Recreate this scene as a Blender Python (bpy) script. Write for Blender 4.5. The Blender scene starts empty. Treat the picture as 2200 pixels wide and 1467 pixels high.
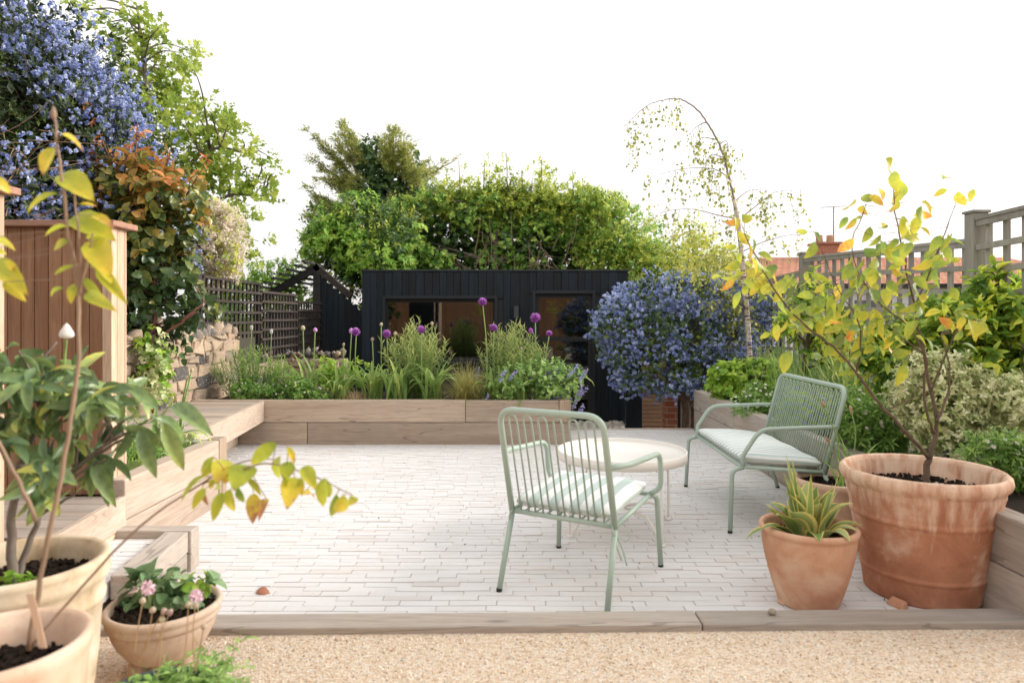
import bpy, math
import numpy as np
from mathutils import Vector, Matrix

SC = bpy.context.scene
C = SC.collection
F, CX, CY, H = 1467.0, 1100.0, 680.0, 1.2      # camera: 24 mm lens, 1.2 m above the paving, level
R = math.radians
rs = np.random.default_rng(11)


def at(px, py, d):
    """point seen at (px, py) of the photograph, d metres in front of the camera"""
    return np.array(((px - CX) * d / F, d, H - (py - CY) * d / F))


# ------------------------------------------------------------------ objects
def tag(o, label=None, cat=None, group=None, kind=None):
    if label: o['label'] = label
    if cat: o['category'] = cat
    if group: o['group'] = group
    if kind: o['kind'] = kind
    return o


def thing(name, label, cat, loc=(0, 0, 0), rotz=0.0, group=None):
    o = bpy.data.objects.new(name, None)
    o.empty_display_size = .1
    C.objects.link(o)
    o.location = [float(c) for c in loc]
    o.rotation_euler = (0, 0, rotz)
    return tag(o, label, cat, group)


def link(me, name, mat, parent=None, local=False):
    o = bpy.data.objects.new(name, me)
    if mat is not None: me.materials.append(mat)
    C.objects.link(o)
    if parent is not None:
        o.parent = parent
        if not local and parent.type == 'EMPTY':
            o.matrix_parent_inverse = (Matrix.Translation(parent.location) @ Matrix.Rotation(parent.rotation_euler.z, 4, 'Z')).inverted()
    return o


def copy_tree(o, parent=None):
    c = o.copy(); C.objects.link(c)
    if parent is not None: c.parent = parent
    for ch in list(o.children): copy_tree(ch, c)
    return c


def raw_mesh(name, V, T, rnd=None, quads=False, smooth=False, uv=None):
    V = np.ascontiguousarray(V, dtype=np.float32).reshape(-1, 3)
    T = np.ascontiguousarray(T, dtype=np.int32)
    k = T.shape[1]
    me = bpy.data.meshes.new(name)
    me.vertices.add(len(V)); me.vertices.foreach_set('co', V.ravel())
    me.loops.add(T.size); me.loops.foreach_set('vertex_index', T.ravel())
    me.polygons.add(len(T)); me.polygons.foreach_set('loop_start', np.arange(0, T.size, k, dtype=np.int32))
    if smooth: me.polygons.foreach_set('use_smooth', np.ones(len(T), dtype=bool))
    if rnd is not None:
        a = me.attributes.new('rnd', 'FLOAT', 'POINT')
        a.data.foreach_set('value', np.ascontiguousarray(rnd, dtype=np.float32))
    if uv is not None:
        a = me.attributes.new('along', 'FLOAT', 'POINT')
        a.data.foreach_set('value', np.ascontiguousarray(uv, dtype=np.float32))
    me.update(calc_edges=True)
    me.validate()
    return me


class MB:
    """collects boxes, tubes and turned shapes into ONE mesh"""
    def __init__(s): s.v = []; s.f = []; s.r = []; s.sm = []

    def add(s, V, Fs, r=.5, smooth=False):
        n = len(s.v)
        s.v += [tuple(float(c) for c in p) for p in V]
        s.f += [tuple(i + n for i in f) for f in Fs]
        s.r += [r] * len(V); s.sm += [smooth] * len(Fs)
        return s

    def box(s, x0, x1, y0, y1, z0, z1, r=None, M=None):
        r = rs.random() if r is None else r
        V = [(x, y, z) for z in (z0, z1) for y in (y0, y1) for x in (x0, x1)]
        if M is not None: V = [M @ Vector(p) for p in V]
        return s.add(V, [(0, 2, 3, 1), (4, 5, 7, 6), (0, 1, 5, 4), (2, 6, 7, 3), (0, 4, 6, 2), (1, 3, 7, 5)], r)

    def tube(s, pts, rad, seg=8, r=.5, cap=True):
        P = [Vector([float(c) for c in p]) for p in pts]
        n = len(P)
        rad = [rad] * n if np.isscalar(rad) else list(rad)
        T = [(P[min(i + 1, n - 1)] - P[max(i - 1, 0)]).normalized() for i in range(n)]
        u = T[0].cross(Vector((0, 0, 1)) if abs(T[0].z) < .9 else Vector((1, 0, 0))).normalized()
        V = []
        for i in range(n):
            u = (u - T[i] * u.dot(T[i])).normalized()
            w = T[i].cross(u)
            for k in range(seg):
                a = 2 * math.pi * k / seg
                V.append(P[i] + (u * math.cos(a) + w * math.sin(a)) * rad[i])
        Fs = [(i * seg + k, i * seg + (k + 1) % seg, (i + 1) * seg + (k + 1) % seg, (i + 1) * seg + k) for i in range(n - 1) for k in range(seg)]
        if cap: Fs += [tuple(range(seg))[::-1], tuple((n - 1) * seg + k for k in range(seg))]
        return s.add(V, Fs, r, True)

    def lathe(s, prof, seg=64, c=(0, 0, 0), wob=0.0, r=.5):
        ph = rs.random(4) * 6.28
        V = []
        for (q, z) in prof:
            for k in range(seg):
                a = 2 * math.pi * k / seg
                w = 1 + wob * (math.sin(2 * a + ph[0] + z * 3) + .6 * math.sin(3 * a + ph[1] + 5 * z) + .3 * math.sin(7 * a + ph[2]))
                V.append((c[0] + q * w * math.cos(a), c[1] + q * w * math.sin(a), c[2] + z))
        n = len(prof)
        Fs = [(i * seg + k, i * seg + (k + 1) % seg, (i + 1) * seg + (k + 1) % seg, (i + 1) * seg + k) for i in range(n - 1) for k in range(seg)]
        return s.add(V, Fs, r, True)

    def build(s, name, mat, parent=None, bevel=0, local=False, kind=None, seg=2):
        me = bpy.data.meshes.new(name)
        me.from_pydata(s.v, [], s.f)
        me.polygons.foreach_set('use_smooth', s.sm)
        a = me.attributes.new('rnd', 'FLOAT', 'POINT'); a.data.foreach_set('value', s.r)
        me.update()
        o = link(me, name, mat, parent, local)
        if bevel:
            m = o.modifiers.new('edge', 'BEVEL'); m.width = bevel; m.segments = seg; m.limit_method = 'ANGLE'
        if kind: o['kind'] = kind
        return o


def smooth_path(pts, n=6):
    """Catmull-Rom through pts"""
    P = np.array(pts, float)
    Q = np.vstack((2 * P[0] - P[1], P, 2 * P[-1] - P[-2]))
    out = []
    for i in range(1, len(Q) - 2):
        for t in np.linspace(0, 1, n, endpoint=False):
            a, b, c, d = Q[i - 1], Q[i], Q[i + 1], Q[i + 2]
            out.append(.5 * (2 * b + (c - a) * t + (2 * a - 5 * b + 4 * c - d) * t * t + (3 * b - a - 3 * c + d) * t ** 3))
    out.append(P[-1])
    return np.array(out)


def fillet(pts, rad, n=6):
    P = [np.array(p, float) for p in pts]
    out = [P[0]]
    rad = [rad] * len(P) if np.isscalar(rad) else rad
    for i in range(1, len(P) - 1):
        a = P[i - 1] - P[i]; b = P[i + 1] - P[i]
        la, lb = np.linalg.norm(a), np.linalg.norm(b)
        t = min(rad[i], .48 * la, .48 * lb)
        p0, p1 = P[i] + a / la * t, P[i] + b / lb * t
        for k in range(n + 1):
            q = k / n
            out.append((1 - q) ** 2 * p0 + 2 * q * (1 - q) * P[i] + q * q * p1)
    out.append(P[-1])
    return out


# ------------------------------------------------------------------ leaves
def _tpl_simple():
    v = [(0, 0, 0), (.45, -.5, .10), (.45, .5, .10), (.5, 0, 0), (1, 0, -.12)]
    return np.array(v), np.array([(0, 3, 1), (1, 3, 4), (0, 2, 3), (2, 4, 3)])


def _tpl_oval(w=(.02, .55, .95, 1, .72, .34, 0), u=(0, .12, .3, .52, .75, .9, 1), droop=.22, fold=.16):
    v, f = [], []
    for a, b in zip(u, w):
        for sgn in (-1, 0, 1):
            v.append((a, sgn * b * .5, fold * abs(sgn) * b - droop * a * a))
    for i in range(len(u) - 1):
        for k in (0, 1):
            a = i * 3 + k
            f += [(a, a + 3, a + 4), (a, a + 4, a + 1)]
    return np.array(v), np.array(f)


def _tpl_star(n, inner, lobes=None, cup=.1):
    v = [(.5, 0, 0)]
    for k in range(2 * n):
        a = math.pi * k / n
        q = (.5 if k % 2 == 0 else inner) * (1 if lobes is None else lobes[k])
        v.append((.5 + q * math.cos(a), q * math.sin(a), cup * q))
    return np.array(v), np.array([(0, 1 + k, 1 + (k + 1) % (2 * n)) for k in range(2 * n)])


TPL = {
    'simple': _tpl_simple(),
    'oval': _tpl_oval(),
    'big': _tpl_oval(droop=.35, fold=.10),
    'maple': _tpl_star(5, .26, cup=.25),
    'daisy': _tpl_star(8, .34, cup=.15),
    'disc': _tpl_star(4, .46, cup=-.3),
    'petal': _tpl_oval(w=(.1, .7, .9, 1, .95, .6, 0), droop=-.1, fold=.2),
}


def unit(a): return a / np.maximum(np.linalg.norm(a, axis=-1, keepdims=True), 1e-9)


def rdir(n, g=None): return unit((g or rs).normal(size=(n, 3)))


def leaf_mesh(name, mat, parent, P, D, U, L, W=.5, tpl='simple', rnd=None, kind=None, smooth=True):
    P, D, U = np.asarray(P, float), unit(np.asarray(D, float)), np.asarray(U, float)
    N = len(P)
    L = np.broadcast_to(L, (N,)); W = np.broadcast_to(W, (N,))
    tv, tf = TPL[tpl]
    S = np.cross(D, U); bad = np.linalg.norm(S, axis=1) < 1e-4
    S[bad] = np.cross(D[bad], np.array((.31, .7, .64)))
    S = unit(S); Nn = np.cross(S, D)
    V = P[:, None] + L[:, None, None] * (D[:, None] * tv[None, :, 0:1] + S[:, None] * tv[None, :, 1:2] * W[:, None, None] + Nn[:, None] * tv[None, :, 2:3])
    T = (tf[None] + (np.arange(N) * len(tv))[:, None, None]).reshape(-1, 3)
    rnd = rs.random(N) if rnd is None else np.broadcast_to(rnd, (N,))
    me = raw_mesh(name, V.reshape(-1, 3), T, np.repeat(np.clip(rnd, 0, 1), len(tv)), smooth=smooth, uv=np.tile(tv[:, 0], N))
    o = link(me, name, mat, parent)
    if kind: o['kind'] = kind
    return o


def clump(cl, n, shell=.45, flat=1.0):
    """n points in the ellipsoids cl = [(x, y, z, r[, ry])], and the outward directions there"""
    A = np.array([(c[0], c[1], c[2], c[3], c[4] if len(c) > 4 else c[3]) for c in cl])
    w = A[:, 3] ** 2; idx = rs.choice(len(A), n, p=w / w.sum())
    q = rdir(n); rad = shell + (1 - shell) * rs.random(n) ** .6
    rad *= 1 + .12 * rs.normal(size=n)
    e = np.stack((A[idx, 3], A[idx, 4], A[idx, 3] * flat), 1)
    return A[idx, :3] + q * e * rad[:, None], q


def K(px, py, r, d, depth=1.0):
    p = at(px, py, d)
    return (p[0], p[1], p[2], r * d / F, r * d / F * depth)


def sprigs(S, Q, k, twig, L, spread=.9, up=.2, hang=0.0, jit=.5, lvar=.25):
    """k leaves round each twig that leaves S along Q"""
    n = len(S)
    ax = unit(unit(Q) + jit * rdir(n) + np.array((0, 0, up)))
    a = unit(np.cross(ax, rdir(n))); b = np.cross(ax, a)
    t = (np.arange(k) + .6) / k
    ang = np.arange(k) * 2.4 + rs.random(n)[:, None] * 6.28
    sd = a[:, None] * np.cos(ang)[..., None] + b[:, None] * np.sin(ang)[..., None]
    P = S[:, None] + ax[:, None] * (twig * t)[None, :, None] + np.array((0, 0, -hang * twig)) * (t ** 2)[None, :, None]
    D = unit(ax[:, None] * (1 - .45 * spread) + sd * spread + .25 * rs.normal(size=(n, k, 3)) + np.array((0, 0, -hang)))
    U = unit(ax[:, None] + np.array((0, 0, .6)) - .3 * sd + .35 * rs.normal(size=(n, k, 3)))
    Ls = L * (1 + lvar * rs.normal(size=(n, k))) * (1.05 - .35 * t)[None]
    rn = .55 * rs.random(n)[:, None] + .3 * rs.random((n, k)) + .2 * t[None]
    return P.reshape(-1, 3), D.reshape(-1, 3), U.reshape(-1, 3), np.abs(Ls).reshape(-1), rn.reshape(-1)


def foliage(name, mat, parent, cl, n, k=7, twig=.14, L=.07, W=.55, tpl='simple', shell=.45, rnd=None, flat=1.0, keep=None, **kw):
    S, Q = clump(cl, n, shell, flat)
    if keep is not None:
        m = keep(S); S, Q = S[m], Q[m]
    P, D, U, Ls, rn = sprigs(S, Q, k, twig, L, **kw)
    if rnd is not None: rn = rnd(P, rn)
    return leaf_mesh(name, mat, parent, P, D, U, Ls, W, tpl, rn)


def straps(name, mat, parent, B, az, L, W, e0=1.35, bend=1.2, nseg=7, rnd=None, taper=.35, fold=.25, roll=0.0, curve=1.6):
    """strap and grass leaves: rise at elevation e0 from B, bend over by bend radians"""
    B = np.asarray(B, float); N = len(B)
    az, L, W, e0, bend = (np.broadcast_to(np.asarray(q, float), (N,)) for q in (az, L, W, e0, bend))
    t = np.linspace(0, 1, nseg + 1)
    e = e0[:, None] - bend[:, None] * t[None] ** curve
    st = L[:, None] / nseg
    h = np.cumsum(np.concatenate((np.zeros((N, 1)), np.cos(e[:, :-1]) * st), 1), 1)
    z = np.cumsum(np.concatenate((np.zeros((N, 1)), np.sin(e[:, :-1]) * st), 1), 1)
    dx, dy = np.cos(az)[:, None], np.sin(az)[:, None]
    mid = np.stack((B[:, 0:1] + h * dx, B[:, 1:2] + h * dy, B[:, 2:3] + z), 2)
    wid = W[:, None] * (.55 + .45 * np.minimum(t / taper, 1)) * np.where(t > taper, 1 - ((t - taper) / (1 - taper)) ** 2.2, 1)[None]
    sd = np.stack((-dy + 0 * h, dx + 0 * h, 0 * h), 2)
    nr = np.stack((-np.sin(e) * dx, -np.sin(e) * dy, np.cos(e)), 2)
    l = mid - sd * wid[..., None] * .5 + nr * wid[..., None] * fold
    r = mid + sd * wid[..., None] * .5 + nr * wid[..., None] * fold
    V = np.stack((l, mid, r), 2).reshape(N, -1, 3)
    f = []
    for i in range(nseg):
        for c in (0, 1):
            a = i * 3 + c
            f += [(a, a + 3, a + 4), (a, a + 4, a + 1)]
    nv = (nseg + 1) * 3
    T = (np.array(f)[None] + (np.arange(N) * nv)[:, None, None]).reshape(-1, 3)
    rnd = rs.random(N) if rnd is None else rnd
    me = raw_mesh(name, V.reshape(-1, 3), T, np.repeat(np.broadcast_to(rnd, (N,)), nv), smooth=True, uv=np.tile(np.repeat(t, 3), N))
    return link(me, name, mat, parent)


def sticks(name, mat, parent, A, B, r0, r1=None, rnd=None, sag=0.0, nseg=3):
    """thin three-sided stems from A to B"""
    A, B = np.asarray(A, float), np.asarray(B, float); N = len(A)
    r0 = np.broadcast_to(r0, (N,)); r1 = r0 * .5 if r1 is None else np.broadcast_to(r1, (N,))
    ax = unit(B - A)
    a = unit(np.cross(ax, np.where(np.abs(ax[:, 2:3]) < .9, np.array((0, 0, 1.)), np.array((1., 0, 0))))); b = np.cross(ax, a)
    t = np.linspace(0, 1, nseg + 1)
    ln = np.linalg.norm(B - A, axis=1)
    wob = rdir(N) * (ln * .06)[:, None]
    M = A[:, None] + (B - A)[:, None] * t[None, :, None] + wob[:, None] * np.sin(t * 3.14)[None, :, None] + np.array((0, 0, -1.)) * (sag * ln)[:, None, None] * np.sin(t * 3.14)[None, :, None]
    rr = r0[:, None] + (r1 - r0)[:, None] * t[None]
    ring = [M + (a[:, None] * math.cos(q) + b[:, None] * math.sin(q)) * rr[..., None] for q in (0, 2.094, 4.189)]
    V = np.stack(ring, 2).reshape(N, -1, 3)
    f = []
    for i in range(nseg):
        for c in range(3):
            p, q = i * 3 + c, i * 3 + (c + 1) % 3
            f += [(p, q, q + 3), (p, q + 3, p + 3)]
    nv = (nseg + 1) * 3
    T = (np.array(f)[None] + (np.arange(N) * nv)[:, None, None]).reshape(-1, 3)
    rnd = rs.random(N) if rnd is None else rnd
    me = raw_mesh(name, V.reshape(-1, 3), T, np.repeat(np.broadcast_to(rnd, (N,)), nv), smooth=True)
    return link(me, name, mat, parent)


def _ico(sub=1):
    import bmesh
    bm = bmesh.new(); bmesh.ops.create_icosphere(bm, subdivisions=sub, radius=1)
    V = np.array([v.co[:] for v in bm.verts]); T = np.array([[v.index for v in f.verts] for f in bm.faces]); bm.free()
    return V, T


ICO1, ICO2, ICO3 = _ico(1), _ico(2), _ico(3)


def blobs(name, mat, parent, P, D, rad, elong=1.5, rough=.22, ico=None, rnd=None, kind=None, smooth=True):
    """bumpy flower heads, stones, crumbs"""
    P = np.asarray(P, float); N = len(P)
    tv, tf = ico or ICO1
    D = unit(np.asarray(D, float)); a = unit(np.cross(D, rdir(N))); b = np.cross(D, a)
    rad = np.broadcast_to(rad, (N,)); elong = np.broadcast_to(elong, (N,))
    k = 1 + rough * rs.normal(size=(N, len(tv)))
    x, y, z = (tv[None, :, i] * k for i in range(3))
    V = P[:, None] + rad[:, None, None] * (a[:, None] * x[..., None] + b[:, None] * y[..., None] + D[:, None] * (z * elong[:, None])[..., None])
    T = (tf[None] + (np.arange(N) * len(tv))[:, None, None]).reshape(-1, 3)
    rnd = rs.random(N) if rnd is None else np.broadcast_to(rnd, (N,))
    rr = np.clip(np.repeat(rnd, len(tv)) + .25 * (k.ravel() - 1) / max(rough, .01) * .4, 0, 1)
    me = raw_mesh(name, V.reshape(-1, 3), T, rr, smooth=smooth)
    o = link(me, name, mat, parent)
    if kind: o['kind'] = kind
    return o


def limbs(name, mat, parent, paths, seg=7):
    """trunk and branches in one mesh; paths = [(points, r0, r1)]"""
    m = MB()
    for pts, r0, r1 in paths:
        q = smooth_path(pts, 5) if len(pts) > 2 else np.array(pts, float)
        n = len(q)
        w = rs.normal(size=(n, 3)) * .25 * min(r0, .03); w[0] = 0
        m.tube(q + w, list(np.linspace(r0, r1, n)), seg, rs.random())
    return m.build(name, mat, parent)


def reach(trunk_pts, targets, r0=.02, r1=.004, sag=.1):
    """branches from the nearest lower trunk point to each target"""
    T = np.array(trunk_pts, float); out = []
    for q in targets:
        q = np.array(q[:3], float)
        dd = np.linalg.norm(T - q, axis=1) + 2.0 * np.maximum(T[:, 2] - q[2] + .1, 0)
        b = T[int(np.argmin(dd))]
        m = (b + q) / 2 + np.array((0, 0, sag)) * np.linalg.norm(q - b) + rs.normal(size=3) * .06 * np.linalg.norm(q - b)
        out.append(([b, m, q], r0, r1))
    return out


# ------------------------------------------------------------------ materials
class NT:
    def __init__(s, name):
        s.m = bpy.data.materials.new(name); s.m.use_nodes = True
        s.t = s.m.node_tree; s.t.nodes.clear()
        s.out = s.n('ShaderNodeOutputMaterial')

    def n(s, typ, **kw):
        x = s.t.nodes.new(typ)
        for k, v in kw.items():
            if k.startswith('i_'):
                x.inputs[k[2:].replace('_', ' ')].default_value = v
            else: setattr(x, k, v)
        return x

    def l(s, a, b): s.t.links.new(a, b)

    def ramp(s, fac, cols, interp='LINEAR'):
        x = s.n('ShaderNodeValToRGB'); e = x.color_ramp.elements; x.color_ramp.interpolation = interp
        while len(e) < len(cols): e.new(.5)
        for i, (p, c) in enumerate(cols): e[i].position = p; e[i].color = (*c, 1)
        s.l(fac, x.inputs[0]); return x.outputs[0]

    def mix(s, fac, a, b, mode='MIX'):
        x = s.n('ShaderNodeMix', data_type='RGBA', blend_type=mode)
        for sock, v in ((x.inputs[0], fac), (x.inputs[6], a), (x.inputs[7], b)):
            if isinstance(v, (int, float)): sock.default_value = v
            elif isinstance(v, tuple): sock.default_value = (*v, 1) if len(v) == 3 else v
            else: s.l(v, sock)
        return x.outputs[2]

    def math(s, op, a, b=0.0, c=None):
        x = s.n('ShaderNodeMath', operation=op)
        for i, v in enumerate((a, b) if c is None else (a, b, c)):
            if isinstance(v, (int, float)): x.inputs[i].default_value = v
            else: s.l(v, x.inputs[i])
        return x.outputs[0]

    def coord(s, scale=(1, 1, 1), kind='Object', shift=None):
        tc = s.n('ShaderNodeTexCoord'); mp = s.n('ShaderNodeMapping'); mp.inputs['Scale'].default_value = scale
        v = tc.outputs[kind]
        if shift is not None:
            a = s.n('ShaderNodeVectorMath', operation='ADD'); s.l(v, a.inputs[0]); s.l(shift, a.inputs[1]); v = a.outputs[0]
        s.l(v, mp.inputs['Vector']); return mp.outputs[0]

    def noise(s, vec, scale=5, detail=4, rough=.55, dist=0.0):
        x = s.n('ShaderNodeTexNoise'); x.inputs['Scale'].default_value = scale; x.inputs['Detail'].default_value = detail
        x.inputs['Roughness'].default_value = rough; x.inputs['Distortion'].default_value = dist
        s.l(vec, x.inputs['Vector']); return x.outputs['Fac']

    def vor(s, vec, scale, feature='F1', out='Distance'):
        x = s.n('ShaderNodeTexVoronoi', feature=feature); x.inputs['Scale'].default_value = scale
        s.l(vec, x.inputs['Vector']); return x.outputs[out]

    def attr(s, name='rnd'): return s.n('ShaderNodeAttribute', attribute_name=name).outputs['Fac']

    def bsdf(s, col, rough=.6, spec=.4, bump=None, bstr=.3, bdist=.01, **kw):
        b = s.n('ShaderNodeBsdfPrincipled')
        for sock, v in ((b.inputs['Base Color'], col), (b.inputs['Roughness'], rough), (b.inputs['Specular IOR Level'], spec)):
            if isinstance(v, (int, float)): sock.default_value = v
            elif isinstance(v, tuple): sock.default_value = (*v, 1)
            else: s.l(v, sock)
        for k, v in kw.items(): b.inputs[k].default_value = v
        if bump is not None:
            bp = s.n('ShaderNodeBump'); bp.inputs['Strength'].default_value = bstr; bp.inputs['Distance'].default_value = bdist
            s.l(bump, bp.inputs['Height']); s.l(bp.outputs[0], b.inputs['Normal'])
        return b

    def done(s, sh): s.l(sh.outputs[0], s.out.inputs[0]); return s.m


def leaf_mat(name, cols, rough=.45, trans=.35, spec=.35, drift=0.0, mott=.18):
    t = NT(name)
    bl = t.noise(t.coord((1, 1, 1)), 60, 3)
    fac = t.math('MULTIPLY_ADD', t.math('SUBTRACT', bl, .5), mott * 2, t.attr('rnd'))
    if drift: fac = t.math('MULTIPLY_ADD', t.math('SUBTRACT', t.attr('along'), .5), drift, fac)
    col = t.ramp(fac, cols)
    nz = t.noise(t.coord((1, 1, 1)), 26, 3)
    hv = t.n('ShaderNodeHueSaturation'); t.l(col, hv.inputs['Color'])
    t.l(t.math('MULTIPLY_ADD', nz, .5, .75), hv.inputs['Value'])
    b = t.bsdf(hv.outputs[0], rough, spec)
    tr = t.n('ShaderNodeBsdfTranslucent')
    g = t.n('ShaderNodeGamma'); g.inputs[1].default_value = .8; t.l(hv.outputs[0], g.inputs[0]); t.l(g.outputs[0], tr.inputs[0])
    m = t.n('ShaderNodeMixShader'); m.inputs[0].default_value = trans
    t.l(b.outputs[0], m.inputs[1]); t.l(tr.outputs[0], m.inputs[2])
    return t.done(m)


def ramp3(a, b, c): return [(0.0, a), (.5, b), (1.0, c)]


def plain(name, col, rough=.5, spec=.4, var=.25, scale=8, bump=0.0, metal=0.0):
    t = NT(name)
    nz = t.noise(t.coord(), scale, 5)
    c = t.mix(nz, tuple(q * (1 - var) for q in col), tuple(min(1, q * (1 + var)) for q in col))
    b = t.bsdf(c, rough, spec, bump=nz if bump else None, bstr=bump, bdist=.005)
    b.inputs['Metallic'].default_value = metal
    return t.done(b)


def wood(name, dark, light, axis='x', knots=True, grey=0.0, rough=.7, cracks=.38, tint=.35):
    """sawn timber, grain along one axis; 'rnd' per board shifts and tints it"""
    t = NT(name)
    rn = t.attr('rnd')
    cb = t.n('ShaderNodeCombineXYZ')
    for i, q in enumerate((17.3, 11.1, 23.7)): t.l(t.math('MULTIPLY', rn, q), cb.inputs[i])
    al, ac = 1.0, 14.0
    sc = {'x': (al, ac, ac), 'y': (ac, al, ac), 'z': (ac, ac, al)}[axis]
    v = t.coord(sc, shift=cb.outputs[0])
    big = t.noise(v, .9, 5, .6, .6)
    fine = t.noise(t.coord(tuple(q * 5 for q in sc), shift=cb.outputs[0]), 1.6, 4, .6)
    blot = t.noise(t.coord(shift=cb.outputs[0]), 3.0, 3)
    c = t.ramp(big, [(.3, dark), (.5, tuple((a + b) / 2 for a, b in zip(dark, light))), (.72, light)])
    c = t.mix(t.math('MULTIPLY', t.math('SUBTRACT', fine, .42), 1.5), c, tuple(q * .55 for q in dark))
    c = t.mix(t.math('MULTIPLY', t.math('GREATER_THAN', blot, .62), .16), c, tuple(q * .7 for q in dark))
    if grey: c = t.mix(t.math('MULTIPLY', t.math('SUBTRACT', blot, .35), grey * 3), c, (.33, .31, .29))
    if knots:
        vs = {'x': (1.6, 5, 5), 'y': (5, 1.6, 5), 'z': (5, 5, 1.6)}[axis]
        kn = t.vor(t.coord(vs, shift=cb.outputs[0]), 1.1)
        c = t.mix(t.math('MULTIPLY', t.math('SUBTRACT', .11, kn), 9), c, tuple(q * .28 for q in dark))
    if cracks:
        cs = {'x': (.55, 9, 9), 'y': (9, .55, 9), 'z': (9, 9, .55)}[axis]
        cr = t.noise(t.coord(cs, shift=cb.outputs[0]), .8, 2, .5, .35)
        ln = t.math('LESS_THAN', t.math('ABSOLUTE', t.math('SUBTRACT', cr, .5)), .0035)
        c = t.mix(t.math('MULTIPLY', ln, cracks), c, tuple(q * .2 for q in dark))
    hv = t.n('ShaderNodeHueSaturation'); t.l(c, hv.inputs['Color'])
    t.l(t.math('MULTIPLY_ADD', rn, tint, 1 - tint / 2), hv.inputs['Value'])
    return t.done(t.bsdf(hv.outputs[0], rough, .3, bump=fine, bstr=.35, bdist=.004))


M = {}
M['oak'] = wood('oak_sleeper', (.40, .30, .22), (.545, .43, .33), 'x', grey=.15)
M['oak_y'] = wood('oak_sleeper_lengthways', (.45, .345, .265), (.585, .475, .385), 'y', grey=.1, cracks=.25)
M['oak_grey'] = wood('weathered_oak', (.37, .31, .255), (.50, .435, .37), 'x', grey=.4)
M['oak_grey_y'] = wood('weathered_oak_lengthways', (.37, .31, .255), (.50, .435, .37), 'y', grey=.4)
M['oak_post'] = wood('oak_end_grain', (.30, .21, .14), (.46, .35, .25), 'z', grey=.2)
M['deck'] = wood('deck_board', (.33, .25, .19), (.52, .42, .33), 'x', grey=.6, cracks=.2)
M['cedar'] = wood('cedar_board', (.27, .125, .062), (.45, .25, .145), 'z', cracks=.0, tint=.3)
M['cedar_pale'] = wood('cedar_trim_and_lit_side', (.52, .34, .22), (.72, .53, .39), 'z', cracks=.0)  # pale trim; also the stores' right sides, sunlight included in the colour
M['cedar_cap'] = wood('cedar_cap', (.30, .15, .10), (.45, .27, .19), 'x', cracks=.1)
M['black'] = wood('charred_board', (.005, .009, .0135), (.016, .026, .037), 'z', knots=True, rough=.55, cracks=.3, tint=.7)
M['black_trim'] = plain('black_frame_paint', (.013, .018, .023), .45, .4, .2)
M['dark_x'] = wood('dark_stained_batten', (.028, .021, .018), (.082, .066, .057), 'y', knots=False, cracks=0)
M['black_x'] = wood('black_stained_beam', (.016, .016, .017), (.05, .048, .047), 'x', knots=False, cracks=0)
M['grey_wood'] = wood('silvered_softwood', (.235, .222, .185), (.38, .36, .305), 'z', grey=.4, knots=False, cracks=.1)
M['tan_slat'] = wood('tan_slat', (.45, .25, .14), (.66, .43, .28), 'x', knots=False, cracks=0)
M['sage'] = plain('sage_green_powder_coat', (.385, .48, .405), .42, .45, .06, 3)
M['cream_metal'] = plain('cream_powder_coat', (.80, .76, .70), .45, .45, .04, 3)
M['rubber'] = plain('black_rubber', (.02, .02, .02), .7)
M['bark'] = plain('brown_bark', (.13, .09, .065), .85, .2, .5, 22, .6)
M['bark_grey'] = plain('grey_bark', (.17, .14, .115), .85, .2, .5, 22, .6)
M['stem_red'] = plain('red_stem', (.19, .07, .055), .6, .3, .3)
M['stem_tan'] = plain('tan_stem', (.27, .18, .12), .7, .3, .3)
M['stem_green'] = plain('green_stem', (.22, .33, .10), .55, .3, .25)
M['soil'] = plain('dark_compost', (.022, .015, .011), .95, .1, .7, 60, 1.0)
M['white_paint'] = plain('white_paint', (.78, .76, .74), .6, .3, .04)


def terracotta(name, base, pale, dark, bloom=.5, streak=.5, h0=.0, h1=.5):
    t = NT(name)
    v = t.coord()
    n1 = t.noise(v, 5, 5, .6, .3); n2 = t.noise(t.coord((14, 14, 1.6)), 1.4, 5, .65); n3 = t.noise(v, 55, 3)
    c = t.ramp(n1, [(.32, dark), (.52, base), (.72, pale)])
    sp = t.n('ShaderNodeSeparateXYZ'); t.l(t.n('ShaderNodeTexCoord').outputs['Object'], sp.inputs[0])
    hh = t.math('DIVIDE', t.math('SUBTRACT', sp.outputs[2], h0), h1 - h0)          # limescale bloom creeps down from the rim
    msk = t.math('MULTIPLY', t.math('ADD', t.math('MULTIPLY', t.math('SUBTRACT', n2, .5), 4 * streak), t.math('MULTIPLY_ADD', hh, 2.2, -1.25)), 1.0)
    cl = t.n('ShaderNodeClamp'); t.l(msk, cl.inputs[0])
    c = t.mix(t.math('MULTIPLY', cl.outputs[0], bloom), c, pale)
    c = t.mix(t.math('MULTIPLY', t.math('GREATER_THAN', n3, .66), .18), c, tuple(q * .5 for q in dark))
    return t.done(t.bsdf(c, .95, .1, bump=n3, bstr=.35, bdist=.003))


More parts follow.
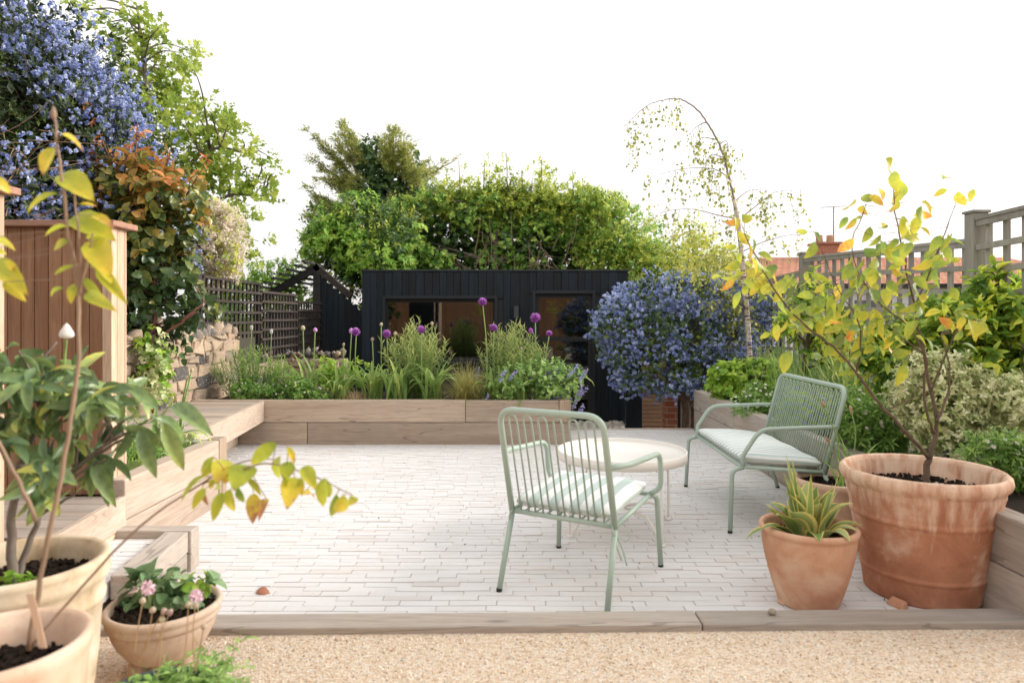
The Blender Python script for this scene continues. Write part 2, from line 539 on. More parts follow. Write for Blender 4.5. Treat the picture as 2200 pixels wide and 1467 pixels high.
M['terra_big'] = terracotta('terracotta_lime_streaked', (.49, .235, .14), (.75, .56, .42), (.36, .15, .085), .9, .9, .1, .56)
M['terra_small'] = terracotta('terracotta_warm', (.57, .305, .19), (.68, .47, .33), (.43, .20, .12), .35, .5, .0, .32)
M['terra_pale'] = terracotta('terracotta_pale', (.58, .40, .285), (.68, .54, .42), (.44, .27, .175), .5, .4, .2, .6)
M['terra_cream'] = terracotta('terracotta_cream', (.60, .49, .345), (.70, .64, .53), (.37, .26, .15), .25, .9, .1, .6)
M['terra_band'] = terracotta('terracotta_bowl', (.52, .38, .28), (.64, .53, .43), (.37, .25, .175), .5, .4, .05, .3)
M['glaze_blue'] = plain('dark_blue_glaze', (.012, .02, .03), .15, .6, .3)

# leaves
g = lambda *a: a
M['lf_syc'] = leaf_mat('sycamore_leaf', ramp3((0.124, 0.213, 0.027), (0.276, 0.387, 0.048), (0.553, 0.586, 0.096)), trans=.45)
M['lf_cean'] = leaf_mat('ceanothus_leaf', ramp3((0.041, 0.072, 0.022), (0.096, 0.163, 0.037), (0.234, 0.325, 0.062)), trans=.25)
M['lf_ivy'] = leaf_mat('ivy_leaf', ramp3((0.084, 0.189, 0.050), (0.255, 0.466, 0.088), (0.749, 0.880, 0.187)), trans=.3)
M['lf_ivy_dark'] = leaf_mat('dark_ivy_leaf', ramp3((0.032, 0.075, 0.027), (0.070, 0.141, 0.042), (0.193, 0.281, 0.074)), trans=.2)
M['lf_laurel'] = leaf_mat('laurel_leaf', ramp3((0.117, 0.268, 0.035), (0.272, 0.502, 0.067), (0.642, 0.757, 0.135)), trans=.4)
M['lf_haw'] = leaf_mat('hawthorn_leaf', ramp3((0.125, 0.226, 0.033), (0.355, 0.469, 0.065), (0.837, 0.827, 0.161)), trans=.4)
M['lf_conif'] = leaf_mat('conifer_spray', ramp3((.15, .19, .05), (.36, .40, .09), (.62, .56, .18)), trans=.35, rough=.7)
M['lf_cean_dark'] = leaf_mat('dark_ceanothus_leaf', [(0, (.016, .026, .010)), (.6, (.045, .075, .02)), (1, (.20, .27, .055))], trans=.2)
M['lf_birch'] = leaf_mat('birch_leaf', ramp3((0.212, 0.262, 0.049), (0.392, 0.431, 0.084), (0.685, 0.647, 0.153)), trans=.4)
M['lf_rose'] = leaf_mat('rose_leaf', [(0, (0.029, 0.061, 0.026)), (.4, (0.072, 0.128, 0.038)), (.6, (0.272, 0.270, 0.051)), (.78, (0.601, 0.257, 0.051)), (1, (0.515, 0.135, 0.071))], rough=.3, trans=.3, spec=.5, mott=.25)
M['lf_magn'] = leaf_mat('yellowing_leaf', [(0, (0.178, 0.284, 0.050)), (.35, (0.423, 0.493, 0.050)), (.7, (0.690, 0.588, 0.050)), (.88, (0.801, 0.504, 0.060)), (1, (0.735, 0.284, 0.060))], rough=.4, trans=.45, spec=.4, drift=.4, mott=.3)
M['lf_magn_red'] = leaf_mat('yellow_red_leaf', [(0, (0.189, 0.315, 0.040)), (.5, (0.467, 0.493, 0.040)), (.85, (0.735, 0.546, 0.050)), (1, (0.467, 0.210, 0.090))], rough=.4, trans=.45, spec=.4, drift=.4, mott=.3)
M['lf_cam'] = leaf_mat('glossy_evergreen_leaf', [(0, (0.059, 0.111, 0.042)), (.45, (0.129, 0.211, 0.074)), (.8, (0.305, 0.399, 0.116)), (1, (0.493, 0.487, 0.084))], rough=.32, trans=.25, spec=.6, drift=.25, mott=.3)
M['lf_choi'] = leaf_mat('glossy_yellow_green_leaf', [(0, (0.064, 0.147, 0.028)), (.45, (0.183, 0.345, 0.047)), (.75, (0.604, 0.742, 0.070)), (1, (0.880, 0.880, 0.109))], rough=.3, trans=.35, spec=.5, drift=.25)
M['lf_pitt'] = leaf_mat('variegated_leaf', [(0, (.22, .33, .11)), (.3, (.46, .54, .23)), (.6, (.80, .80, .47)), (1, (.88, .87, .64))], rough=.4, trans=.3)
M['lf_geran'] = leaf_mat('fresh_green_leaf', ramp3((0.146, 0.300, 0.036), (0.318, 0.525, 0.059), (0.610, 0.725, 0.119)), trans=.4)
M['lf_herb'] = leaf_mat('mid_green_leaf', ramp3((0.082, 0.192, 0.043), (0.204, 0.384, 0.078), (0.488, 0.672, 0.156)), trans=.35)
M['lf_lin'] = leaf_mat('linear_leaf', ramp3((0.112, 0.197, 0.048), (0.305, 0.409, 0.110), (0.673, 0.696, 0.260)), trans=.35)
M['lf_strap'] = leaf_mat('strap_leaf', ramp3((0.119, 0.237, 0.059), (0.283, 0.434, 0.108), (0.653, 0.727, 0.204)), trans=.35, rough=.4)
M['lf_grass'] = leaf_mat('feather_grass', ramp3((0.220, 0.260, 0.062), (0.413, 0.390, 0.111), (0.689, 0.559, 0.222)), trans=.35)
M['lf_straw'] = leaf_mat('straw', ramp3((.40, .25, .12), (.60, .42, .24), (.70, .55, .36)), trans=.3)
M['lf_cat'] = leaf_mat('catmint_leaf', ramp3((0.105, 0.231, 0.060), (0.245, 0.413, 0.105), (0.525, 0.660, 0.209)), trans=.3)
M['lf_cycl'] = leaf_mat('silvery_leaf', ramp3((0.069, 0.156, 0.062), (0.179, 0.312, 0.136), (0.469, 0.585, 0.333)), trans=.25)


def agave_mat():
    t = NT('variegated_strap')
    c = t.ramp(t.attr('rnd'), [(0, (.15, .25, .07)), (.6, (.30, .40, .12)), (1, (.52, .57, .26))])
    e = t.attr('along')
    c = t.mix(t.math('GREATER_THAN', e, .5), c, (.80, .66, .22))
    b = t.bsdf(c, .4, .4); tr = t.n('ShaderNodeBsdfTranslucent'); t.l(c, tr.inputs[0])
    m = t.n('ShaderNodeMixShader'); m.inputs[0].default_value = .3; t.l(b.outputs[0], m.inputs[1]); t.l(tr.outputs[0], m.inputs[2])
    return t.done(m)


M['agave'] = agave_mat()
fl = lambda name, a, b, c, tr=.25: leaf_mat(name, ramp3(a, b, c), rough=.7, trans=tr, spec=.15)
M['fl_blue'] = fl('blue_blossom', (.20, .265, .54), (.39, .47, .77), (.62, .69, .88))
M['fl_white'] = fl('white_blossom', (.62, .60, .55), (.76, .74, .70), (.85, .83, .8))
M['fl_cream'] = fl('cream_blossom', (.72, .60, .47), (.85, .76, .64), (.88, .83, .75), .4)
M['fl_purple'] = fl('purple_blossom', (.30, .07, .38), (.50, .16, .58), (.72, .38, .76))
M['fl_bud'] = fl('budding_umbel', (.42, .30, .26), (.55, .44, .33), (.60, .55, .36))
M['fl_lav'] = fl('lavender_blossom', (.25, .24, .50), (.40, .38, .66), (.56, .53, .78))
M['fl_pink'] = fl('pink_blossom', (.80, .50, .58), (.87, .66, .72), (.88, .78, .81), .35)
M['fl_yellow'] = fl('yellow_flower_eye', (.55, .38, .03), (.70, .5, .05), (.75, .58, .1))
# ================================================================== ground and paving
def brick_mat():
    t = NT('white_clay_paver')
    rn = t.attr('rnd'); v = t.coord()
    n1 = t.noise(v, 1.1, 4); n2 = t.noise(v, 40, 4, .6); n3 = t.noise(v, 7, 4, .6)
    c = t.ramp(rn, [(0, (.60, .565, .54)), (.35, (.665, .645, .63)), (.8, (.69, .677, .667)), (1, (.665, .62, .585))])
    c = t.mix(t.math('MULTIPLY', t.math('SUBTRACT', n1, .42), .55), c, (.58, .553, .537))
    c = t.mix(t.math('MULTIPLY', t.math('SUBTRACT', n3, .5), .9), c, (.56, .49, .43))
    c = t.mix(t.math('MULTIPLY', t.math('GREATER_THAN', n2, .67), .3), c, (.42, .37, .33))
    return t.done(t.bsdf(c, .8, .25, bump=n2, bstr=.25, bdist=.003))


def gravel_mat():
    t = NT('resin_bound_gravel'); v = t.coord()
    cell = t.vor(v, 135, out='Color'); dist = t.vor(v, 135)
    sp = t.n('ShaderNodeSeparateColor'); t.l(cell, sp.inputs[0])
    c = t.ramp(sp.outputs[0], [(0, (.40, .28, .19)), (.15, (.62, .45, .30)), (.5, (.72, .57, .42)), (.78, (.82, .72, .58)), (.93, (.70, .65, .58)), (1, (.30, .25, .21))])
    c = t.mix(t.math('MULTIPLY', dist, .5), c, (.40, .31, .22))
    big = t.noise(v, 2.2, 3)
    c = t.mix(t.math('MULTIPLY', t.math('SUBTRACT', big, .45), .5), c, (.50, .38, .27))
    inv = t.math('SUBTRACT', 1.0, dist)
    return t.done(t.bsdf(c, .75, .3, bump=inv, bstr=.7, bdist=.006))


M['brick'] = brick_mat(); M['gravel'] = gravel_mat()
M['sand'] = plain('jointing_sand', (.60, .55, .51), .95, .1, .3, 30)
M['earth'] = plain('garden_earth', (.05, .045, .025), .95, .1, .5, 3, .5)
M['stone_bed'] = plain('pale_pebble', (.42, .38, .33), .8, .3, .5, 20)


def sheet(name, x0, x1, y0, y1, z, mat, kind='structure', thick=None):
    m = MB()
    if thick: m.box(x0, x1, y0, y1, z - thick, z, .5)
    else: m.add([(x0, y0, z), (x1, y0, z), (x1, y1, z), (x0, y1, z)], [(0, 1, 2, 3)])
    o = m.build(name, mat); o['kind'] = kind
    return o


sheet('ground', -400, 400, -60, 700, -.46, M['earth'])
sheet('patio_bed', -2.75, 1.94, 2.60, 7.28, -.0045, M['sand'], thick=.40)
# patio: long thin white bricks in running bond, each with its own tint and level
m = MB(); bw, bl, gp = .0505, .205, .0034
y = 2.635; row = 0
while y < 7.24:
    x = -2.9 + bl * (.5 * (row % 2) + .09 * rs.normal()); row += 1
    while x < 1.93:
        ln = bl * (1 + .02 * rs.normal())
        x1 = min(x + ln - gp, 1.93)
        r = float(np.clip(rs.normal(.58, .19), 0, 1))
        z = -.0012 + .0022 * rs.random(); tl = .0012 * rs.normal()
        yj = .0008 * rs.normal()
        if x1 - max(x, -2.7) > .02:
            b = max(x, -2.7)
            V = [(b, y + yj, -.03), (x1, y + yj, -.03), (x1, y + bw - .0026 + yj, -.03), (b, y + bw - .0026 + yj, -.03),
                 (b + .001, y + .001 + yj, z), (x1 - .001, y + .001 + yj, z + tl), (x1 - .001, y + bw - .0036 + yj, z + tl), (b + .001, y + bw - .0036 + yj, z)]
            m.add(V, [(4, 5, 6, 7), (0, 1, 5, 4), (1, 2, 6, 5), (2, 3, 7, 6), (3, 0, 4, 7)], r)
        x += ln
    y += bw
m.build('patio', M['brick'], kind='structure')
sheet('gravel_path', -7, 7, -3.4, 2.53, .042, M['gravel'], thick=.3)
# ground behind the patio is a step lower; a strip of pebbles lies at the foot of the shed
t_ = []
o = None
n = 900
px = rs.uniform(.55, 1.9, n); py = rs.uniform(9.35, 10.22, n)
o = blobs('pebbles', M['stone_bed'], None, np.stack((px, py, -.43 + .05 * rs.random(n)), 1), rdir(n), rs.uniform(.018, .045, n), 1.3, .12)
o['kind'] = 'stuff'

n = 45
blobs('litter', M['earth'], None, np.stack((rs.uniform(-1.7, 1.9, n), rs.uniform(2.72, 6.3, n), np.full(n, .002)), 1), rdir(n), rs.uniform(.0012, .0036, n), 1.6, .3, kind='stuff')
n = 3200
t = NT('loose_gravel'); t.done(t.bsdf(t.ramp(t.attr('rnd'), [(0, (.38, .27, .18)), (.25, (.62, .45, .30)), (.6, (.74, .60, .45)), (1, (.84, .77, .66))]), .8, .25)); M['loose'] = t.m
gy = 2.46 - 1.1 * rs.random(n) ** 1.6
blobs('gravel', M['loose'], None, np.stack((rs.uniform(-1.7, 2.2, n), gy, np.full(n, .0425)), 1), rdir(n), rs.uniform(.002, .0052, n), 1.3, .12, kind='stuff')
# front edging: two sleepers, butt joint right of the chair
def edge_pt(x): return 2.535 + .0175 * (x + 1.5)
e1 = [('pale oak edging sleeper between gravel and patio, the long piece in front of the chair', -1.75, .70), ('pale oak edging sleeper between gravel and patio, the piece below the terracotta pots', .704, 2.6)]
for lab, xa, xb in e1:
    m = MB(); yc = edge_pt((xa + xb) / 2)
    mt = Matrix.Translation((0, 0, 0))
    ya, yb = edge_pt(xa), edge_pt(xb)
    V = [(x, y + o, z) for z in (-.1, .068) for x, y, o in ((xa, ya, -.06), (xb, yb, -.06), (xb, yb, .062), (xa, ya, .062))]
    m.add(V, [(0, 3, 2, 1), (4, 5, 6, 7), (0, 1, 5, 4), (1, 2, 6, 5), (2, 3, 7, 6), (3, 0, 4, 7)], rs.random())
    tag(m.build('edging_sleeper', M['oak_grey'], bevel=.006), lab, 'sleeper', 'front edging sleepers')
m = MB().box(.56, 1.94, 7.245, 7.33, -.42, .004)
tag(m.build('edging_sleeper', M['oak_grey'], bevel=.004), 'thin grey edging timber at the far edge of the paving before the shed', 'sleeper')
m = MB().box(-2.7, .56, 7.62, 7.72, -.42, .0)
# ================================================================== raised planters
def sleeper(parent, x0, x1, y0, y1, z0, z1, mat='oak', lab=None):
    o = MB().box(x0, x1, y0, y1, z0, z1).build('sleeper', M[mat], parent, bevel=.007)
    if lab: o['label'] = lab
    return o


bp = thing('raised_planter', 'long oak sleeper planter across the back of the patio, full of alliums and catmint', 'planter', (-1.2, 6.9, 0), 0, 'oak raised planters')
sleeper(bp, -3.0, -.438, 6.40, 6.50, .209, .414); sleeper(bp, -.434, .440, 6.40, 6.50, .209, .412)
sleeper(bp, -2.75, -1.922, 6.402, 6.50, -.02, .205); sleeper(bp, -1.918, .552, 6.402, 6.50, -.02, .205)
MB().box(.444, .552, 6.398, 6.52, .209, .413).build('end_block', M['oak_post'], bp, bevel=.006)
sleeper(bp, .45, .55, 6.524, 7.6, .209, .412, 'oak_y'); sleeper(bp, .452, .55, 6.504, 7.6, -.2, .205, 'oak_y')
sleeper(bp, -2.9, .55, 7.604, 7.70, -.3, .33)
MB().box(-2.98, .45, 6.50, 7.604, .1, .365).build('soil', M['soil'], bp)

rp = thing('raised_planter', 'long weathered oak planter along the right side behind the bench, under the trellis fence', 'planter', (2.4, 5, 0), 0, 'oak raised planters')
for (a, b) in ((7.33, 6.02), (6.016, 4.2), (4.196, 2.52)): sleeper(rp, 1.95, 2.05, b, a, .209, .412, 'oak_grey_y')
for (a, b) in ((7.33, 5.2), (5.196, 3.4), (3.396, 2.52)): sleeper(rp, 1.952, 2.05, b, a, -.02, .205, 'oak_grey_y')
sleeper(rp, 2.054, 2.95, 7.23, 7.33, .0, .411, 'oak_grey'); sleeper(rp, 2.054, 2.95, 2.52, 2.62, .209, .411, 'oak_grey'); sleeper(rp, 2.054, 2.95, 2.522, 2.62, -.02, .205, 'oak_grey')
MB().box(2.05, 2.95, 2.622, 7.228, .0, .36).build('soil', M['soil'], rp)

lp = thing('raised_planter', 'short pale oak planter beside the cedar store, planted with chives and bulbs', 'planter', (-2.2, 3.9, 0), 0, 'oak raised planters')
sleeper(lp, -1.97, -1.87, 3.30, 4.36, .215, .412, 'oak_y'); sleeper(lp, -1.97, -1.872, 3.30, 4.36, -.02, .211, 'oak_y')
sleeper(lp, -2.95, -1.955, 4.364, 4.46, .0, .400, 'oak_grey')
MB().box(-1.953, -1.868, 4.364, 4.475, -.02, .416).build('end_block', M['oak_post'], lp, bevel=.005)
MB().box(-2.95, -1.97, 3.47, 4.36, .0, .34).build('soil', M['soil'], lp)

# ------------------------------------------------------------------ floating bench at the back left
fb = thing('floating_bench', 'wide cantilevered timber bench in the back left corner by the stone wall', 'bench', (-2.6, 5.5, 0))
def bx(y): return -2.146 - (y - 4.67) / (6.398 - 4.67) * .174
y = 4.62; 
while y < 6.38:
    y1 = min(y + .118, 6.393)
    z1 = .404 + .001 * rs.random()
    V = [(-3.02, y, .375), (bx(y) - .045, y, .375), (bx(y1) - .045, y1, .375), (-3.02, y1, .375), (-3.02, y, z1), (bx(y) - .045, y, z1), (bx(y1) - .045, y1, z1), (-3.02, y1, z1)]
    MB().add(V, [(0, 3, 2, 1), (4, 5, 6, 7), (0, 1, 5, 4), (1, 2, 6, 5), (2, 3, 7, 6), (3, 0, 4, 7)], rs.random()).build('deck_board', M['deck'], fb, bevel=.003)
    y += .123
a, b = 4.60, 6.396
V = [(bx(a) - .043, a, .22), (bx(a), a, .22), (bx(b), b, .22), (bx(b) - .043, b, .22), (bx(a) - .043, a, .412), (bx(a), a, .412), (bx(b), b, .412), (bx(b) - .043, b, .412)]
MB().add(V, [(0, 3, 2, 1), (4, 5, 6, 7), (0, 1, 5, 4), (1, 2, 6, 5), (2, 3, 7, 6), (3, 0, 4, 7)], .45).build('fascia', M['oak_y'], fb, bevel=.004)
MB().box(-3.02, bx(a) - .046, a - .024, a + .016, .22, .411).build('fascia', M['oak'], fb, bevel=.004)
MB().box(-3.02, bx(a) - .42, a + .25, b - .02, .0, .37).build('base', M['oak_y'], fb)

# ------------------------------------------------------------------ landing with brick top, timber step and cedar stores
la = thing('landing_step', 'low brick-topped step edged in pale sleepers at the left of the patio', 'step', (-1.8, 2.9, 0))
def lx(y): return -1.519 + (3.2 - y) / .54 * .062
a, b = 2.66, 3.205
def quadbox(m, P, z0, z1, r=None):
    m.add([(*p, z0) for p in P] + [(*p, z1) for p in P], [(0, 3, 2, 1), (4, 5, 6, 7), (0, 1, 5, 4), (1, 2, 6, 5), (2, 3, 7, 6), (3, 0, 4, 7)], rs.random() if r is None else r); return m
quadbox(MB(), [(lx(a) - .11, a), (lx(a), a), (lx(b), b), (lx(b) - .11, b)], .095, .192).build('sleeper', M['oak_grey_y'], la, bevel=.006)
quadbox(MB(), [(lx(a) - .11, a), (lx(a) - .003, a), (lx(b) - .003, b), (lx(b) - .11, b)], -.02, .091).build('sleeper', M['oak_grey_y'], la, bevel=.006)
MB().box(-1.868, lx(b) + .012, 3.21, 3.296, -.02, .194).build('sleeper', M['oak_grey'], la, bevel=.006)
m = MB(); y = 2.60
while y < 3.15:
    x = -2.6 - rs.random() * .2
    while x < lx(y) - .12:
        x1 = min(x + .2, lx(y) - .118)
        m.box(x, x1 - .004, y, y + .046, .10, .166 + .002 * rs.random(), float(np.clip(rs.normal(.55, .2), 0, 1))); x += .205
    y += .0505
m.build('brick_top', M['brick'], la)
MB().box(-2.6, lx(3.2) - .12, 2.6, 3.205, .0, .158).build('base', M['sand'], la)

ds = thing('timber_step', 'wooden deck step between the two cedar stores', 'step', (-2.3, 3.0, .16))
y = 2.69
def sx(y): return -1.80 - (y - 2.675) / .625 * .07
while y < 3.30:
    y1 = min(y + .118, 3.312)
    quadbox(MB(), [(-3.0, y), (sx(y) - .03, y), (sx(y1) - .03, y1), (-3.0, y1)], .30, .329).build('deck_board', M['deck'], ds, bevel=.003); y += .122
quadbox(MB(), [(sx(2.665) - .028, 2.665), (sx(2.665), 2.665), (sx(3.315), 3.315), (sx(3.315) - .028, 3.315)], .185, .333).build('fascia', M['oak_y'], ds, bevel=.003)
quadbox(MB(), [(sx(2.665) - .028, 2.665), (sx(2.665) - .004, 2.665), (sx(3.315) - .004, 3.315), (sx(3.315) - .028, 3.315)], .160, .181).build('toe_board', M['cedar_pale'], ds, bevel=.002)
MB().box(-3.0, -1.92, 2.67, 3.31, .158, .298).build('base', M['black_trim'], ds)


def store(lab, x0, x1, y0, y1, z0, z1, cap):
    e = thing('cedar_store', lab, 'storage box', ((x0 + x1) / 2, (y0 + y1) / 2, z0), 0, 'cedar clad stores')
    x = x1 - .048; bwid = .0665
    while x > x0:
        MB().box(max(x - bwid + .004, x0), x, y0 + .001 * rs.random(), y0 + .022, z0, z1 - .002).build('cladding_board', M['cedar'], e, bevel=.002); x -= bwid
    x = y0 + .0
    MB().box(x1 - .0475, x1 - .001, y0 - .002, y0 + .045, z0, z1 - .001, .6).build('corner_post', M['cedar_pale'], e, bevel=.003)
    yy = y0 + .049
    while yy < y1:
        y2 = min(yy + .0665, y1)
        MB().box(x1 - .022, x1 - .002, yy, y2 - .004, z0, z1 - .002).build('cladding_board', M['cedar_pale'], e, bevel=.002); yy += .0665  # side boards paler than the front ones: sunlight painted into the colour
    MB().box(x0 + .01, x1 - .024, y0 + .024, y1 - .002, z0, z1 - .004).build('back_panel', M['black_trim'], e)
    MB().box(x0, x1 + cap, y0 - .05, y1 + cap, z1, z1 + .028, .5).build('lid', M['cedar_cap'], e, bevel=.004)
    return e


store('tall cedar-clad store with flat lid behind the timber step', -2.60, -1.947, 3.325, 3.458, .333, 1.636, .035)
store('second cedar-clad store nearer the camera, cut off by the left edge of the photo', -2.6, -1.928, 1.9, 2.60, .03, 1.665, .035)

# ================================================================== stone wall on the left
def stone_mat():
    t = NT('wall_stone'); v = t.coord(); rn = t.attr('rnd')
    n1 = t.noise(v, 9, 6, .65, .5); n2 = t.noise(v, 60, 4)
    c = t.ramp(rn, [(0, (.05, .05, .053)), (.16, (.14, .135, .13)), (.3, (.26, .20, .15)), (.6, (.39, .295, .21)), (.82, (.49, .375, .265)), (1, (.40, .28, .195))])
    c = t.mix(t.math('MULTIPLY', t.math('SUBTRACT', n1, .4), 1.4), c, (.16, .125, .095))
    c = t.mix(t.math('MULTIPLY', t.math('GREATER_THAN', n2, .6), .35), c, (.68, .60, .50))
    return t.done(t.bsdf(c, .9, .2, bump=n1, bstr=.8, bdist=.02))


M['stone'] = stone_mat(); M['mortar'] = plain('lime_mortar', (.34, .28, .215), .95, .1, .3, 30, .6)


def rubble(m, x, d0, d1, z0, z1, course=(.085, .145), axis='y', flip=1):
    z = z0
    while z < z1 - .03:
        h = min(rs.uniform(*course), z1 - z); y = d0 - rs.random() * .1
        top = z + h > z1 - .12
        while y < d1:
            w = rs.uniform(.11, .28); y1 = min(y + w, d1)
            ya = max(y, d0)
            if y1 - ya > .04:
                dz = 0.0
                r = float(np.clip(rs.normal(.66, .16), .3, 1)) if top or rs.random() < .72 else rs.uniform(0, .3)
                p = .014 + .022 * rs.random(); g2 = .007
                n0 = len(m.v)
                V = []
                for (u, q) in ((0, 0), (1, 0), (1, 1), (0, 1)):
                    V.append((ya + g2 + u * (y1 - ya - 2 * g2) + .02 * rs.normal(), z + g2 + q * (h - 2 * g2) + dz + .016 * rs.normal()))
                cy, cz = sum(a for a, _ in V) / 4, sum(b for _, b in V) / 4
                back, frontv = [], []
                for (a, b) in V:
                    back.append((a, b, -.05)); frontv.append((cy + (a - cy) * .9, cz + (b - cz) * .85, p + .008 * rs.normal()))
                mid = [(a, b, p * .55) for (a, b) in V]
                ring = back + mid + frontv
                put = (lambda q: (x + flip * q[2], q[0], q[1])) if axis == 'y' else (lambda q: (q[0], x - q[2], q[1]))
                f = [(i, (i + 1) % 4, 4 + (i + 1) % 4, 4 + i) for i in range(4)] + [(4 + i, 4 + (i + 1) % 4, 8 + (i + 1) % 4, 8 + i) for i in range(4)] + [(8, 9, 10, 11)]
                if axis == 'x': f = [q[::-1] for q in f]
                m.add([put(q) for q in ring], f, r)
            y += w
        z += h


def coping(name, parent, pts, rad=(.05, .10)):
    P = np.array(pts); n = len(P)
    return blobs(name, M['stone'], parent, P, unit(rdir(n) * .5 + np.array((0, 0, 1.))), rs.uniform(rad[0], rad[1], n), rs.uniform(.8, 1.9, n), .3, ico=ICO1, rnd=rs.choice([.06, .1, .14, .2, .25, .3, .45, .7], n), smooth=False)


sw = thing('stone_wall', 'rough stone and flint garden wall behind the floating bench, with upright coping stones', 'wall', (-3.15, 6, 0))
MB().box(-3.4, -3.02, 4.4, 7.5, -.45, 1.0).build('wall_core', M['mortar'], sw)
m = MB(); rubble(m, -3.02, 4.4, 7.5, -.1, 1.0); m.build('stone_face', M['stone'], sw)
pts = [(-3.10 - .2 * rs.random(), y + .02 * rs.normal(), 1.06 + .05 * rs.random()) for y in np.arange(4.4, 7.5, .04)] + [(-3.05 - .05 * rs.random(), y, 1.02) for y in np.arange(4.4, 7.5, .06)]
coping('coping_stones', sw, pts, (.035, .075))
sl = thing('stone_wall', 'lower stretch of stone wall with rounded coping, seen between the plants before the black store', 'wall', (-2.8, 9, -.4))
MB().box(-3.4, -3.06, 7.504, 9.2, -.45, .62).build('wall_core', M['mortar'], sl)
MB().box(-3.4, -2.28, 9.204, 9.5, -.45, .62).build('wall_core', M['mortar'], sl)
m = MB(); rubble(m, -3.06, 7.5, 9.2, -.2, .62); rubble(m, 9.2, -3.1, -2.28, -.2, .62, axis='x'); m.build('stone_face', M['stone'], sl)
pts = [(-3.12 - .15 * rs.random(), y, .68 + .03 * rs.normal()) for y in np.arange(7.5, 9.2, .045)] + [(x, 9.24 + .15 * rs.random(), .69 + .03 * rs.normal()) for x in np.arange(-3.2, -2.28, .03)]
coping('coping_stones', sl, pts, (.022, .046))

# dark trellis on the wall
dt = thing('trellis_fence', 'dark brown stepped trellis standing along the stone wall', 'trellis', (-3.12, 8.5, 0))
def trellis(parent, x, d0, d1, z0, z1, mat, matv, step=.118, wv=.028, tv=.02, vertical_from=None, mid=None):
    m = MB(); v = d0
    while v <= d1 + .001:
        m.box(x - tv, x, v - wv / 2, v + wv / 2, z0, z1); v += step
    k = int(round((z1 - z0) / step))
    for i in range(k):
        z = z1 - i * step
        m.box(x + .002, x + .022, d0 - wv / 2, d1 + wv / 2, z - wv, z)
    return m.build('trellis_panel', mat, parent)
trellis(dt, -3.11, 6.86, 8.43, .95, 1.615, M['dark_x'], None)
trellis(dt, -3.11, 8.47, 9.85, .55, 1.52, M['dark_x'], None)
trellis(dt, -3.11, 9.89, 11.1, .45, 1.425, M['dark_x'], None)
for (d, z) in ((6.72, 1.70), (8.45, 1.615), (9.87, 1.52), (11.12, 1.42)):
    w = .05 if d < 7 else .02
    MB().box(-3.17, -3.17 + 2 * w, d - w, d + w, -.4, z).build('post', M['black_x'], dt, bevel=.003)

# ================================================================== black shed
SD = 10.3
sh = thing('garden_office', 'black timber-clad flat-roofed garden shed with a wide window and a glazed door', 'shed', (-.25, SD, -.42))
X0, X1, Z0, Z1 = -2.26, 1.755, -.42, 1.875
wx0, wx1, wz0, wz1 = -1.90, -.262, .56, 1.465
dx0, dx1, dz1 = .352, 1.207, 1.542
m = MB(); x = X0
while x < X1:
    w = rs.choice([.105, .125, .145]); x1 = min(x + w, X1); p = rs.choice([0, .007, .012]); r = rs.random()
    segs = [(Z0, Z1)]
    if x1 > wx0 and x < wx1: segs = [(Z0, wz0), (wz1, Z1)]
    if x1 > dx0 and x < dx1: segs = [(dz1, Z1)]
    for (a, b) in segs: m.box(x + .002, x1 - .002, SD - .022 - p, SD, a, b, r)
    x = x1
m.build('cladding', M['black'], sh, bevel=.003)
m = MB()      # carcass, with openings
m.box(X0 + .01, wx0, SD + .001, SD + .08, Z0, Z1); m.box(wx1, dx0, SD + .001, SD + .08, Z0, Z1); m.box(dx1, X1 - .01, SD + .001, SD + .08, Z0, Z1)
m.box(wx0, wx1, SD + .001, SD + .08, Z0, wz0); m.box(wx0, wx1, SD + .001, SD + .08, wz1, Z1); m.box(dx0, dx1, SD + .001, SD + .08, dz1, Z1)
m.box(X0 + .01, X0 + .09, SD + .081, SD + 2.6, Z0, Z1); m.box(X1 - .09, X1 - .01, SD + .081, SD + 2.6, Z0, Z1); m.box(X0 + .01, X1 - .01, SD + 2.601, SD + 2.68, Z0, Z1)
m.build('wall', M['black_trim'], sh)
MB().box(X0 - .012, X1 + .012, SD - .04, SD + 2.7, Z1 + .001, Z1 + .03).build('roof', M['black_trim'], sh, bevel=.004)
MB().box(X0 + .09, X1 - .09, SD + .081, SD + 2.6, Z0, Z0 + .05).build('interior_floor', M['deck'], sh)
M['ply'] = plain('birch_ply', (.45, .31, .19), .6, .3, .2, 6)
MB().box(X0 + .09, X1 - .09, SD + 2.55, SD + 2.6, Z0 + .051, Z1 - .01).build('interior_lining', M['ply'], sh)


def glass_mat():
    t = NT('dark_window_glass')
    gl = t.n('ShaderNodeBsdfGlossy'); gl.inputs['Roughness'].default_value = .02; gl.inputs['Color'].default_value = (.9, .95, .95, 1)
    tr = t.n('ShaderNodeBsdfTransparent'); tr.inputs['Color'].default_value = (.42, .45, .44, 1)
    fr = t.n('ShaderNodeFresnel'); fr.inputs['IOR'].default_value = 1.9
    m = t.n('ShaderNodeMixShader'); t.l(fr.outputs[0], m.inputs[0]); t.l(tr.outputs[0], m.inputs[1]); t.l(gl.outputs[0], m.inputs[2])
    return t.done(m)


M['glass'] = glass_mat()


def frame(parent, name, x0, x1, z0, z1, y, w, t, bottom=True, mat='black_trim'):
    m = MB()
    m.box(x0 - w, x0, y - t, y + .05, z0 - (w if bottom else 0), z1 + w); m.box(x1, x1 + w, y - t, y + .05, z0 - (w if bottom else 0), z1 + w)
    m.box(x0, x1, y - t + .002, y + .05, z1, z1 + w)
    if bottom: m.box(x0, x1, y - t + .002, y + .05, z0 - w, z0)
    return m.build(name, M[mat], parent, bevel=.003)


